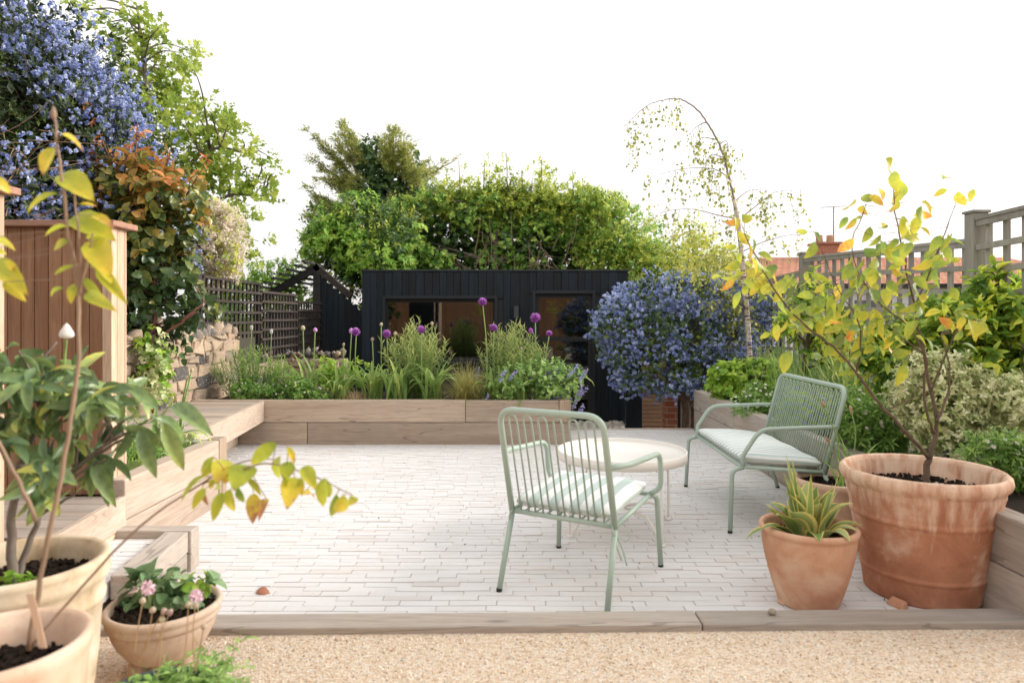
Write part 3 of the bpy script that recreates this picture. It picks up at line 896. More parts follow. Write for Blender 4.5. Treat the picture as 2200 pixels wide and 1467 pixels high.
wi = frame(sh, 'window', wx0, wx1, wz0, wz1, SD - .03, .045, .03)
m = MB(); ii = .028
m.box(wx0, wx0 + ii, SD, SD + .045, wz0, wz1); m.box(wx1 - ii, wx1, SD, SD + .045, wz0, wz1); m.box(wx0 + ii, wx1 - ii, SD + .001, SD + .045, wz0, wz0 + ii); m.box(wx0 + ii, wx1 - ii, SD + .001, SD + .045, wz1 - .05, wz1)
m.build('sash', M['rubber'], wi)
MB().box(wx0 + ii, wx1 - ii, SD + .02, SD + .026, wz0 + ii, wz1 - .05).build('pane', M['glass'], wi)
MB().box(wx0 + ii, wx1 - ii, SD + .05, SD + .065, wz1 - .085, wz1 - .055).build('blind', plain('cream_blind', (.62, .46, .30), .7), wi)
MB().box(wx0 - .07, wx1 + .07, SD - .10, SD - .0605, wz0 - .075, wz0 - .046).build('sill', M['black_trim'], wi, bevel=.004)
do = frame(sh, 'door', dx0, dx1, Z0, dz1, SD - .03, .045, .03, False)
m = MB(); q = .06
m.box(dx0, dx0 + q, SD - .005, SD + .04, Z0 + .02, dz1); m.box(dx1 - q, dx1, SD - .005, SD + .04, Z0 + .02, dz1); m.box(dx0 + q, dx1 - q, SD - .004, SD + .04, dz1 - q, dz1); m.box(dx0 + q, dx1 - q, SD - .004, SD + .04, Z0 + .02, Z0 + .2); m.box(dx0 + q, dx1 - q, SD - .004, SD + .04, .83, .895)
m.build('leaf_frame', M['rubber'], do)
MB().box(dx0 + q, dx1 - q, SD + .014, SD + .02, .895, dz1 - q).build('pane', M['glass'], do)
MB().box(dx0 + q, dx1 - q, SD + .014, SD + .02, Z0 + .2, .83).build('pane', M['glass'], do)
MB().tube(fillet([(dx0 + .03, SD - .005, .62), (dx0 + .03, SD - .05, .62), (dx0 + .14, SD - .05, .62)], .015), .009).build('handle', M['rubber'], do)
MB().box(.028, .098, SD - .115, SD - .035, 1.18, 1.355, .5).build('wall_lamp', plain('grey_lamp_metal', (.05, .06, .065), .4), sh, bevel=.004)
MB().box(1.602, 1.662, SD - .115, SD - .035, 1.25, 1.43, .5).build('wall_lamp', M['black_trim'], sh, bevel=.004)

# black fence running right from the shed
bf = thing('board_fence', 'black vertical-board fence running right from the shed behind the blue shrub', 'fence', (2.6, 9.6, -.42))
x = 1.66
while x < 3.7:
    x1 = x + .145
    MB().box(x + .002, x1 - .002, 9.58 - rs.choice([0, .008]), 9.61, -.42, 1.705 + .004 * rs.random()).build('fence_board', M['black'], bf, bevel=.003); x = x1
MB().box(1.62, 3.7, 9.611, 9.65, 1.5, 1.6).build('rail', M['black_x'], bf)
y = 9.63
while y < 10.2:
    MB().box(1.640, 1.662, y, y + .045, -.42, 1.68).build('batten', M['black'], bf, bevel=.002); y += .062
gt = thing('black_post', 'broad black timber gatepost standing in front of the black fence', 'post', (1.52, 8.6, -.42))
MB().box(1.43, 1.63, 8.55, 8.66, -.42, 1.15).build('post_shaft', M['black'], gt, bevel=.006)
MB().box(1.42, 1.64, 8.54, 8.67, 1.152, 1.18).build('cap', M['black_trim'], gt, bevel=.004)

ts = thing('slatted_screen', 'low screen of tan horizontal slats to the right of the black gatepost', 'screen', (1.85, 9.0, -.42))
z = -.40
while z < .75:
    MB().box(1.66, 2.02, 8.99, 9.012, z, z + .046).build('slat', M['tan_slat'], ts, bevel=.002); z += .054
for x in (1.67, 1.98): MB().box(x, x + .04, 9.0125, 9.05, -.42, .78).build('post', M['cedar'], ts)


def brick_red():
    t = NT('red_brick'); br = t.n('ShaderNodeTexBrick')
    for k, v in {'Scale': 1.0, 'Mortar Size': .006, 'Brick Width': .215, 'Row Height': .075, 'Bias': 0.0}.items(): br.inputs[k].default_value = v
    br.inputs['Color1'].default_value = (.36, .10, .055, 1); br.inputs['Color2'].default_value = (.48, .18, .09, 1); br.inputs['Mortar'].default_value = (.50, .43, .36, 1)
    sp = t.n('ShaderNodeSeparateXYZ'); t.l(t.n('ShaderNodeTexCoord').outputs['Object'], sp.inputs[0])
    cb = t.n('ShaderNodeCombineXYZ'); t.l(t.math('ADD', sp.outputs[0], sp.outputs[1]), cb.inputs[0]); t.l(sp.outputs[2], cb.inputs[1]); t.l(cb.outputs[0], br.inputs['Vector'])
    c = t.mix(t.math('MULTIPLY', t.noise(t.coord(), 14, 5), .5), br.outputs[0], (.22, .10, .06))
    return t.done(t.bsdf(c, .9, .2, bump=br.outputs['Fac'], bstr=-.6, bdist=.006))


M['redbrick'] = brick_red()
bpil = thing('brick_pier', 'short red brick pier under the blue shrub, beside the slatted screen', 'pier', (1.97, 8.6, -.42))
MB().box(1.91, 2.06, 8.5, 8.7, -.42, .22).build('pier_shaft', M['redbrick'], bpil, bevel=.004)
MB().box(1.90, 2.07, 8.49, 8.71, .221, .26).build('coping', M['stone'], bpil, bevel=.006)
spil = thing('rubble_pier', 'rough stone stub of wall next to the blue shrub trunk', 'pier', (2.06, 8.0, -.42))
MB().box(2.0, 2.16, 7.93, 8.1, -.42, .45).build('wall_core', M['mortar'], spil)
m = MB(); rubble(m, 7.93, 1.985, 2.16, -.4, .45, axis='x'); m.build('stone_face', M['stone'], spil)

# black open-roofed store behind the trellis
D = 11.3
ls = thing('lean_to_store', 'black open-raftered store with a pitched roof behind the dark trellis', 'shed', (-3.2, D, -.42))
pk = at(680, 566, D); lf = at(556, 636, D); rt = at(757, 632, D)
def beam(p, q, w, h, name, mat, dz=0, y0=0, y1=.09):
    p, q = np.array(p, float), np.array(q, float); m = MB()
    nx = unit(np.array((-(q - p)[2], 0, (q - p)[0]))); nx = nx * (-1 if nx[2] > 0 else 1)
    a = [p, q, q + nx * h, p + nx * h]
    V = [(c[0], D + y0, c[2]) for c in a] + [(c[0], D + y1, c[2]) for c in a]
    m.add(V, [(0, 1, 2, 3), (4, 7, 6, 5), (0, 4, 5, 1), (1, 5, 6, 2), (2, 6, 7, 3), (3, 7, 4, 0)])
    return m.build(name, M[mat], ls)
beam(lf, pk, .1, .11, 'roof_beam', 'black_x'); beam(pk, rt, .1, .10, 'roof_beam', 'dark_x')
MB().box(pk[0] - .06, pk[0] + .06, D + .002, D + .12, -.42, pk[2] - .09).build('post', M['black_x'], ls, bevel=.004)
x = pk[0] + .063
while x < rt[0] + .3:
    zt = min(pk[2] - (x + .1 - pk[0]) / (rt[0] - pk[0]) * (pk[2] - rt[2]) - .1, pk[2])
    MB().box(x, x + .098, D + .02, D + .05, -.42, zt).build('cladding_board', M['black'], ls, bevel=.003); x += .102
for i in range(8):
    tt = .06 + i * .125; p = pk + (lf - pk) * tt
    MB().box(p[0] - .025, p[0] + .025, D - .55, D + 1.6, p[2] + .01, p[2] + .045).build('rafter', M['black_x'], ls)
MB().box(-4.4, pk[0] - .07, D + .9, D + .95, -.42, 1.3).build('back_panel', M['black'], ls)

# ================================================================== right trellis fence
tf = thing('trellis_fence', 'silvery grey square trellis fence with thick posts along the right boundary', 'trellis', (2.93, 6, 0))
for (d, z) in ((4.32, 1.85), (6.84, 1.825), (9.3, 1.62), (2.0, 1.9)):
    MB().box(2.89, 2.985, d - .046, d + .046, -.4, z).build('post', M['grey_wood'], tf, bevel=.004)
    MB().box(2.88, 2.995, d - .056, d + .056, z + .001, z + .018).build('post_cap', M['grey_wood'], tf, bevel=.003)
def panel(d0, d1, za, zb, z0, step=.15, nr=8):
    m = MB(); v = d0 + .05
    while v < d1 - .03:
        tt = (v - d0) / (d1 - d0); m.box(2.925, 2.945, v - .019, v + .019, z0, za + (zb - za) * tt - .001); v += step
    for i in range(nr):
        dz = -i * step
        if za + dz < z0: break
        P = [(d0, za + dz), (d1, zb + dz)]
        V = [(x, y, z - h) for h in (.036, 0) for (y, z) in P for x in (2.90, 2.922)]
        m.add(V, [(0, 2, 3, 1), (4, 5, 7, 6), (0, 1, 5, 4), (2, 6, 7, 3), (0, 4, 6, 2), (1, 3, 7, 5)], rs.random())
    V = [(x, y, z + h) for h in (.001, .022) for (y, z) in ((d0, za), (d1, zb)) for x in (2.893, 2.955)]
    m.add(V, [(0, 2, 3, 1), (4, 5, 7, 6), (0, 1, 5, 4), (2, 6, 7, 3), (0, 4, 6, 2), (1, 3, 7, 5)], rs.random())
    m.build('trellis_panel', M['grey_wood'], tf)
panel(2.05, 4.27, 1.84, 1.80, .5); panel(4.37, 6.79, 1.675, 1.775, .45); panel(6.89, 9.25, 1.64, 1.56, .1, nr=11)

# ================================================================== neighbouring bungalow
def tile_mat():
    t = NT('red_roof_tile'); br = t.n('ShaderNodeTexBrick')
    for k, v in {'Scale': 1.0, 'Mortar Size': .02, 'Brick Width': .26, 'Row Height': .30, 'Bias': 0.0}.items(): br.inputs[k].default_value = v
    br.inputs['Color1'].default_value = (.40, .17, .10, 1); br.inputs['Color2'].default_value = (.50, .24, .15, 1); br.inputs['Mortar'].default_value = (.22, .10, .07, 1)
    t.l(t.coord(), br.inputs['Vector'])
    return t.done(t.bsdf(br.outputs[0], .85, .2, bump=br.outputs['Fac'], bstr=-.8, bdist=.03))


M['tile'] = tile_mat()
BD = 24.0
bg = thing('bungalow', 'white bungalow with a red tiled roof beyond the grey trellis fence', 'house', (14, BD, -.46))
xa, xb = at(1600, 0, BD)[0], at(2420, 0, BD)[0]
ez, rz = at(0, 608, BD)[2], at(0, 552, BD + 3)[2]
MB().box(xa, xb, BD, BD + 7, -.46, ez).build('wall', M['white_paint'], bg)
m = MB(); m.add([(xa - .3, BD - .35, ez - .05), (xb + .3, BD - .35, ez - .05), (xb - 2, BD + 3.2, rz), (xa + 1.6, BD + 3.2, rz), (xa - .3, BD + 7.3, ez - .05), (xb + .3, BD + 7.3, ez - .05)], [(0, 1, 2, 3), (3, 2, 5, 4), (0, 3, 4), (1, 5, 2)]); 
m.build('roof', M['tile'], bg)
MB().box(xa - .3, xb + .3, BD - .42, BD - .36, ez - .18, ez - .04).build('gutter', M['rubber'], bg)
for (p0, p1) in ((1690, 1760), (1830, 1920), (2010, 2090)):
    a, b = at(p0, 640, BD), at(p1, 690, BD)
    w = MB().box(a[0], b[0], BD - .04, BD - .003, b[2], a[2]).build('window', M['white_paint'], bg, bevel=.01)
    MB().box(a[0] + .08, b[0] - .08, BD - .05, BD - .041, b[2] + .08, a[2] - .08).build('pane', M['glass'], w)
ch = at(1772, 560, BD + 3.2)
chim = MB().box(ch[0] - .42, ch[0] + .42, BD + 2.8, BD + 3.6, rz - .7, at(0, 527, BD + 3.2)[2]).build('chimney', M['redbrick'], bg, bevel=.01)
zt = at(0, 527, BD + 3.2)[2]
MB().box(ch[0] - .5, ch[0] + .5, BD + 2.72, BD + 3.68, zt + .001, zt + .09).build('corbel', M['redbrick'], chim, bevel=.01)
for dx in (-.22, .2): MB().lathe([(0, 0), (.14, 0), (.12, .26), (.15, .3), (.1, .3), (.0, .28)], 16, (ch[0] + dx, BD + 3.2, zt + .09)).build('chimney_pot', M['terra_small'], chim)
an = thing('television_aerial', 'thin television aerial on a mast above the bungalow chimney', 'aerial', (ch[0] + .3, BD + 3.2, zt))
at1 = at(1791, 447, BD + 3.2)
MB().tube([(at1[0], BD + 3.2, zt + .0), (at1[0], BD + 3.2, at1[2] + .05)], .022).build('mast', M['black_trim'], an)
m = MB().tube([at(1764, 446, BD + 3.2), at(1816, 443, BD + 3.2)], .013)
for i in range(9):
    p = at(1766 + i * 6, 446 - i * .35, BD + 3.2); m.tube([p + np.array((0, -.18, -.02)), p + np.array((0, .18, .02))], .008, 5)
m.build('antenna', M['black_trim'], an)
# the house the photograph was taken from, seen only in the shed's glass
hs = thing('house', 'rear of the timber-clad house behind the photographer, mirrored in the shed window', 'house', (0, -3.6, 0))
m = MB(); x = -6.0
while x < 6: m.box(x, x + .115, -3.65, -3.60, 0, 2.7); x += .12
m.build('wall', M['cedar'], hs)
# ================================================================== garden furniture
def cushion_mat(name, period, duty, axis=0):
    t = NT(name)
    sp = t.n('ShaderNodeSeparateXYZ'); t.l(t.n('ShaderNodeTexCoord').outputs['Object'], sp.inputs[0])
    w = t.math('FRACT', t.math('DIVIDE', t.math('ADD', sp.outputs[axis], 5.0 + .012), period))
    st = t.math('LESS_THAN', w, duty)
    nz = t.n('ShaderNodeSeparateXYZ'); t.l(t.n('ShaderNodeTexCoord').outputs['Normal'], nz.inputs[0])
    up = t.math('GREATER_THAN', t.math('ABSOLUTE', nz.outputs[2]), .35)
    c = t.mix(t.math('MULTIPLY', st, up), (.50, .585, .545), (.80, .80, .78))
    wv = t.noise(t.coord((300, 300, 300)), 1.0, 2); fo = t.noise(t.coord(), 9, 3)
    return t.done(t.bsdf(t.mix(t.math('MULTIPLY', wv, .14), c, (.35, .40, .38)), .9, .15, bump=fo, bstr=.35, bdist=.012))


def make_seat(label, cat, name, centre, ang, hw, nhair, cush_label, stripe, tie):
    """wire-backed tube seat; local x = across, y = forward; hw = half width at the seat corners"""
    e = thing(name, label, cat, (*centre, 0), ang - math.pi / 2, 'sage green garden seats')
    ext = hw - .245
    tr = .0125
    zr, zf, vr, vf = .33, .362, -.185, .275
    rake = lambda z: vr - (z - zr) / .47 * .125
    # back hoop
    top = .80
    pts = [(-hw, vr, zr - .01), (-hw + .004, rake(top - .0), top), (hw - .004, rake(top), top), (hw, vr, zr - .01)]
    MB().tube(fillet(pts, .075, 8), .0135, 12).build('back_frame', M['sage'], e, local=True)
    # seat rails
    MB().tube([(-hw, vr, zr), (hw, vr, zr)], .011, 10).build('seat_rail', M['sage'], e, local=True)
    MB().tube([(-hw, vf, zf), (hw, vf, zf)], .011, 10).build('seat_rail', M['sage'], e, local=True)
    for s in (-1, 1): MB().tube([(s * hw, vr, zr), (s * hw, vf, zf)], .011, 10).build('seat_rail', M['sage'], e, local=True)
    n = int(round(2 * hw / .052))
    m = MB()
    for i in range(1, n):
        x = -hw + 2 * hw * i / n; m.tube([(x, vr, zr), (x, vf, zf)], .0035, 6)
    m.build('seat_wires', M['sage'], e, local=True)
    # legs
    for s in (-1, 1):
        f = MB().tube([(s * hw, vr + .002, zr), (s * (hw + .006), -.288, .012)], tr, 12).build('leg', M['sage'], e, local=True)
        MB().tube([(s * (hw + .0063), -.2895, .014), (s * (hw + .0066), -.291, .0)], tr * 1.04, 12).build('foot_cap', M['rubber'], f, local=True)
        pts = [(s * (hw - .002), vf - .01, zf - .004), (s * (hw + .012), vf + .055, zf - .018), (s * (hw + .026), vf + .07, .012)]
        f = MB().tube(fillet(pts, [0, .05, 0], 8), tr, 12).build('leg', M['sage'], e, local=True)
        MB().tube([(s * (hw + .0262), vf + .0705, .014), (s * (hw + .0264), vf + .071, .0)], tr * 1.04, 12).build('foot_cap', M['rubber'], f, local=True)
        za = .585
        pts = [(s * hw, rake(za), za), (s * (hw + .055), rake(za) + .10, za + .002), (s * (hw + .052), vf - .02, .565), (s * (hw + .05), vf + .0, .40), (s * (hw - .002), vf - .015, zf)]
        if cat == 'bench': pts = [(s * hw, rake(za), za), (s * (hw + .008), rake(za) + .06, za), (s * (hw + .012), vf - .10, .572), (s * (hw + .012), vf + .0, .42), (s * (hw - .002), vf - .012, zf)]
        MB().tube(fillet(pts, [0, .07, .06, .07, 0], 8), tr * .98, 12).build('armrest', M['sage'], e, local=True)
    # hairpin wires of the back
    for i in range(nhair):
        p = 2 * (hw - .03) / nhair; xc = -hw + .03 + p * (i + .5); hh = p * .27
        zt = top - .022
        pts = [(xc - hh, vr, zr + .004)] + [(xc - hh, rake(zt - hh), zt - hh)]
        pts += [(xc - hh * math.cos(a), rake(zt), zt - hh + hh * math.sin(a)) for a in np.linspace(.3, math.pi - .3, 7)]
        pts += [(xc + hh, rake(zt - hh), zt - hh), (xc + hh, vr, zr + .004)]
        MB().tube(pts, .0043, 6).build('back_wire', M['sage'], e, local=True)
    # cushion: a thing of its own, lying on the wires
    cu = thing('seat_cushion', cush_label, 'cushion', (*centre, 0), ang - math.pi / 2, 'striped seat cushions')
    import bmesh
    bm = bmesh.new(); nx, ny = (16, 14) if ext < .1 else (30, 14)
    w, l0, l1, th = hw - .012, vr - .005, vf + .005, .066
    grid = {}
    for sgn in (1, -1):
        for i in range(nx + 1):
            for j in range(ny + 1):
                u, v = -1 + 2 * i / nx, -1 + 2 * j / ny
                r = max(abs(u), abs(v)); ed = 1 - max(0, (r - .86) / .14) ** 2.2
                bulge = (1 - .35 * u ** 4 * 0 - .25 * v * v) * (1 - .12 * u ** 6)
                cr = max(0, abs(u) + abs(v) - 1.78) * .5
                zz = sgn * th * .5 * (.48 + .52 * math.sqrt(max(ed, 0))) * (bulge if sgn > 0 else .9)
                x = u * w * (1 - cr * .12); y = l0 + (v + 1) / 2 * (l1 - l0); y += -v * cr * .03
                zb = zr + (y - vr) / (vf - vr) * (zf - zr) + .011 + th * .5
                grid[sgn, i, j] = bm.verts.new((x, y, zb + zz + .003 * math.sin(u * 9 + v * 4) * (sgn > 0)))
        for i in range(nx):
            for j in range(ny):
                q = [grid[sgn, i, j], grid[sgn, i + 1, j], grid[sgn, i + 1, j + 1], grid[sgn, i, j + 1]]
                bm.faces.new(q if sgn > 0 else q[::-1])
    ring = [(i, 0) for i in range(nx)] + [(nx, j) for j in range(ny)] + [(i, ny) for i in range(nx, 0, -1)] + [(0, j) for j in range(ny, 0, -1)]
    for k in range(len(ring)):
        a, b = ring[k], ring[(k + 1) % len(ring)]
        bm.faces.new([grid[-1, *a], grid[-1, *b], grid[1, *b], grid[1, *a]])
    me = bpy.data.meshes.new('pad'); bm.to_mesh(me); bm.free()
    me.polygons.foreach_set('use_smooth', [True] * len(me.polygons))
    o = link(me, 'pad', stripe, cu, True)
    sb = o.modifiers.new('soft', 'SUBSURF'); sb.levels = sb.render_levels = 1
    if tie:
        for s in (-1, 1):
            for k in range(2):
                b0 = np.array((s * (hw - .01), vr - .012, zr + .012))
                pts = [b0, b0 + (s * .012, -.012, -.03), b0 + (s * (.018 + .012 * k), .006 + .02 * k, -.085), b0 + (s * (.035 + .02 * k), .02 + .01 * k, -.15 - .02 * k)]
                MB().tube(smooth_path(pts, 5), .0035, 5).build('tie', M['sage'], cu, local=True)
        b0 = np.array((hw - .01, vr - .012, zr + .005))
        lp_ = [b0, b0 + (.03, .0, .004), b0 + (.075, .01, -.02), b0 + (.06, .012, -.055), b0 + (.02, .01, -.04), b0]
        MB().tube(smooth_path(lp_, 6), .002, 5).build('tie', M['sage'], cu, local=True)
    return e


ch = make_seat('sage green wire-backed armchair in the middle of the patio, seen from behind', 'armchair', 'garden_armchair', (.3065, 3.111), R(60.2), .245, 6,
          'striped white and pale green cushion tied on the armchair', cushion_mat('wide_stripe_fabric', .098, .5), True)
make_seat('long sage green wire-backed garden bench facing the round table', 'bench', 'garden_bench', (1.565, 4.30), R(179.0), .49, 15,
          'long narrow-striped cushion on the garden bench', cushion_mat('narrow_stripe_fabric', .052, .5), False)

# round tray table
tb = thing('coffee_table', 'round cream metal tray table between the armchair and the bench', 'table', (.623, 3.874, 0))
tr_, zt = .362, .45
MB().lathe([(0, zt - .022), (tr_ - .012, zt - .022), (tr_ - .009, zt - .018), (tr_ - .008, zt - .002), (tr_ - .004, zt), (tr_, zt - .002), (tr_ + .001, zt - .05), (tr_ - .004, zt - .052), (tr_ - .006, zt - .03), (0, zt - .03)], 96, (.623, 3.874, 0)).build('tray', M['cream_metal'], tb)
for a in (-62, 29, 119, 206):
    ca, sa = math.cos(R(a)), math.sin(R(a))
    q = lambda r, z: (.623 + r * ca, 3.874 + r * sa, z)
    lg = MB().tube(fillet([q(.345, zt - .04), q(.345, .012), q(.325, .004), q(.285, .07), q(.22, .12), q(.0, .125)], [0, .012, .01, .05, .05, 0], 6), .0075, 8).build('leg', M['cream_metal'], tb)
    MB().lathe([(0, 0), (.021, 0), (.021, .006), (.012, .012), (0, .012)], 16, q(.34, 0.0)).build('foot', M['cream_metal'], lg)

# ================================================================== pots
def pot(name, label, c, prof, mat, soil_z, soil_r, seg=72, wob=.004, group='terracotta pots on the patio', crumbs=900, mulch=None):
    e = thing(name, label, 'plant pot', c, 0, group)
    MB().lathe(prof, seg, c, wob).build('pot_body', M[mat], e)
    V = [(0, 0)]; m = MB(); n = 36
    rings = [(0, .018), (.35, .014), (.7, .004), (1.0, -.006)]
    P = []
    for (q, dz) in rings:
        for k in range(n):
            a = 2 * math.pi * k / n; P.append((c[0] + q * soil_r * math.cos(a), c[1] + q * soil_r * math.sin(a), c[2] + soil_z + dz + .006 * rs.normal()))
    f = [(i * n + k, i * n + (k + 1) % n, (i + 1) * n + (k + 1) % n, (i + 1) * n + k) for i in range(len(rings) - 1) for k in range(n)]
    m.add(P, f, .5, True); so = m.build('soil', M['soil'], e)
    a = rs.random(crumbs) * 6.28; q = soil_r * rs.random(crumbs) ** .5 * .97
    blobs('crumbs', M['soil'], so, np.stack((c[0] + q * np.cos(a), c[1] + q * np.sin(a), c[2] + soil_z + .012 + .01 * rs.random(crumbs)), 1), rdir(crumbs), rs.uniform(.003, .009, crumbs), 1.6, .25, kind='stuff')
    if mulch:
        a = rs.random(mulch) * 6.28; q = soil_r * .55 * rs.random(mulch) ** .5
        blobs('gravel_mulch', M['stone_bed'], so, np.stack((c[0] + q * np.cos(a), c[1] - .04 + q * np.sin(a) * .8, c[2] + soil_z + .022 + 0 * q), 1), rdir(mulch), rs.uniform(.006, .011, mulch), 1.3, .1, kind='stuff')
    return e


BPC = (1.80, 3.0, 0.0)
BPS = .855
pot('terracotta_pot', 'large lime-streaked terracotta pot holding a small yellow-leaved tree', BPC,
    [(q * BPS, z * .985) for q, z in [(0, 0), (.262, 0), (.268, .012), (.280, .094), (.281, .099), (.287, .104), (.2895, .111), (.2885, .118), (.286, .122), (.2865, .128), (.289, .14), (.305, .22), (.322, .305), (.327, .332), (.3285, .337), (.334, .342), (.337, .350), (.336, .358), (.3325, .363), (.333, .370), (.336, .385), (.346, .425), (.352, .445), (.356, .455), (.355, .47), (.362, .48), (.376, .492), (.384, .512), (.380, .535), (.366, .546), (.350, .540), (.338, .52), (.325, .44), (.30, .40)]],
    'terra_big', .430, .277, 96, mulch=150)
SPC = (1.245, 2.87, 0.0)
pot('terracotta_pot', 'smaller plain terracotta pot of variegated strap leaves, in front of the large pot', SPC,
    [(0, .0), (.112, .0), (.120, .008), (.138, .06), (.158, .13), (.175, .20), (.184, .25), (.186, .285), (.185, .296), (.188, .300), (.195, .307), (.197, .318), (.191, .328), (.180, .329), (.172, .315), (.168, .27), (.16, .2)],
    'terra_small', .255, .165)
pot('terracotta_pot', 'pale terracotta pot half hidden behind the large streaked pot', (1.74, 3.66, 0),
    [(0, 0), (.16, 0), (.19, .12), (.215, .26), (.22, .30), (.235, .31), (.235, .335), (.21, .34), (.2, .3)], 'terra_pale', .27, .2)
CPC = (-1.395, 1.93, .028)
pot('terracotta_pot', 'tall cream pot at the left with the big-leaved evergreen', CPC,
    [(0, 0), (.17, 0), (.175, .02), (.195, .2), (.205, .345), (.212, .352), (.214, .366), (.208, .376), (.212, .41), (.222, .42), (.226, .438), (.222, .452), (.226, .466), (.228, .478), (.218, .487), (.200, .482), (.192, .45), (.185, .38)],
    'terra_cream', .40, .19, group='pots on the gravel at the left')
FPC = (-1.13, 1.50, .028)
pot('terracotta_pot', 'pale terracotta pot in the lower left corner holding the thin-stemmed shrub and a plant label', FPC,
    [(0, 0), (.125, 0), (.135, .05), (.165, .28), (.172, .405), (.178, .425), (.184, .445), (.181, .458), (.170, .462), (.158, .452), (.150, .42), (.14, .36)],
    'terra_pale', .365, .146, group='pots on the gravel at the left')
BWC = (-1.157, 2.27, .086)
pot('terracotta_pot', 'low terracotta bowl of pink daisies raised on pot feet', BWC,
    [(0, 0), (.10, 0), (.112, .010), (.142, .05), (.158, .085), (.162, .105), (.163, .112), (.169, .115), (.174, .124), (.172, .133), (.174, .140), (.181, .148), (.182, .158), (.175, .167), (.164, .165), (.158, .15), (.15, .12)],
    'terra_band', .135, .154, wob=.008, group='pots on the gravel at the left')
for k, a in enumerate((-15, 105, 225)):
    p = (BWC[0] + .085 * math.cos(R(a)), BWC[1] + .085 * math.sin(R(a)))
    tag(MB().lathe([(0, 0), (.024, 0), (.026, .008), (.022, .04), (.016, .047), (0, .047)], 16, (*p, .040)).build('pot_foot', M['terra_band']),
        'small clay pot foot under the low bowl of pink daisies', 'pot foot', 'pot feet under the bowl')
GPC = (-.905, 1.73, .028)
pot('glazed_pot', 'dark blue glazed pot of ferny green leaves at the bottom edge of the photo', GPC,
    [(0, 0), (.12, 0), (.13, .02), (.150, .11), (.156, .178), (.164, .187), (.166, .198), (.158, .206), (.148, .20), (.142, .175), (.138, .14)],
    'glaze_blue', .165, .139, group='pots on the gravel at the left', crumbs=700)
for (x, y, a, lab) in ((1.13, 2.83, .5, 'chip of broken terracotta at the foot of the smaller pot'), (1.63, 2.80, 2.0, 'brown shard of terracotta beside the foot of the large pot')):
    e = MB()
    u = np.array((math.cos(a), math.sin(a), 0)); w = np.array((-u[1], u[0], 0)); p = np.array((x, y, 0))
    V = [p, p + u * .10, p + u * .085 + w * .035, p + w * .045, p + (0, 0, .03) + u * .01, p + u * .07 + (0, 0, .035) + w * .008, p + u * .06 + w * .03 + (0, 0, .02), p + w * .03 + (0, 0, .025)]
    e.add(V, [(0, 3, 2, 1), (4, 5, 6, 7), (0, 1, 5, 4), (1, 2, 6, 5), (2, 3, 7, 6), (3, 0, 4, 7)])
    tag(e.build('terracotta_shard', M['terra_small'], bevel=.006), lab, 'shard')
lf_ = leaf_mesh('fallen_leaf', plain('dry_leaf', (.40, .17, .10), .7), None, [at(552, 1270, 1.2 * F / 590) + (0, 0, .004)], [(.55, -.35, .12)], [(0, -.5, 1)], .075, .55, 'big')
sd = lf_.modifiers.new('thick', 'SOLIDIFY'); sd.thickness = .0015
tag(lf_, 'dry reddish leaf fallen on the white bricks left of the armchair', 'leaf')
pb = at(1659, 1317, 2.595)
st_ = blobs('pebble', plain('olive_pebble', (.30, .26, .19), .7, .3, .3, 40), None, [(pb[0], 2.595, .079)], [(1, .2, 0)], .013, 1.35, .03, ICO2)
tag(st_, 'single small pebble lying on the edging sleeper in front of the pots', 'pebble')
# plant label in the front pot
pl = thing('plant_label', 'pale wooden plant label stuck in the lower left pot', 'plant label', (-1.06, 1.46, .40))
p0, p1 = at(92, 1392, 1.43), at(64, 1275, 1.43)
ax = unit(p1 - p0); sd_ = np.array((1, 0, 0)) * .0085
V = [p0 - sd_, p0 + sd_, p1 + sd_, p1 - sd_]
V = [tuple(q) for q in V] + [tuple(np.array(q) + (0, .002, 0)) for q in V]
MB().add(V, [(0, 1, 2, 3), (4, 7, 6, 5), (0, 4, 5, 1), (1, 5, 6, 2), (2, 6, 7, 3), (3, 7, 4, 0)]).build('stake', M['cedar_pale'], pl, bevel=.001)
# ================================================================== trees and shrubs behind
def px_cl(lst, d, depth=1.0, dj=0.0):
    return [K(a[0], a[1], a[2], (a[3] if len(a) > 3 else d) + dj * rs.normal(), depth) for a in lst]


def plant(name, label, cat, base, group=None): return thing(name, label, cat, base, 0, group)


def woody(name, label, cat, base, cl, bark, trunk=None, r=.05, rt=.012, n_br=None, group=None, br=.016, bt=.004):
    e = plant(name, label, cat, base, group)
    tops = sorted(cl, key=lambda c: -c[2])
    if trunk is None:
        c0 = np.mean([c[:3] for c in cl], 0); t = tops[0]
        trunk = [base, (np.array(base) * .5 + c0 * .5) + rs.normal(size=3) * .05, np.array(t[:3])]
    tp = smooth_path(trunk, 6)
    ps = [(trunk, r, rt)] + reach(tp, cl if n_br is None else cl[:n_br], br, bt)
    limbs('trunk', M[bark], e, ps)
    return e


def hollow(f=3.2, thr=-.35):
    ph = rs.random(4) * 6.28
    return lambda S: np.sin(S[:, 0] * f + ph[0] + 1.3 * np.sin(S[:, 2] * f * .7)) + np.sin(S[:, 2] * f * 1.3 + ph[1] + S[:, 0]) + .7 * np.sin(S[:, 1] * f + S[:, 0] * f * .6 + ph[2]) + .5 * rs.normal(size=len(S)) > thr


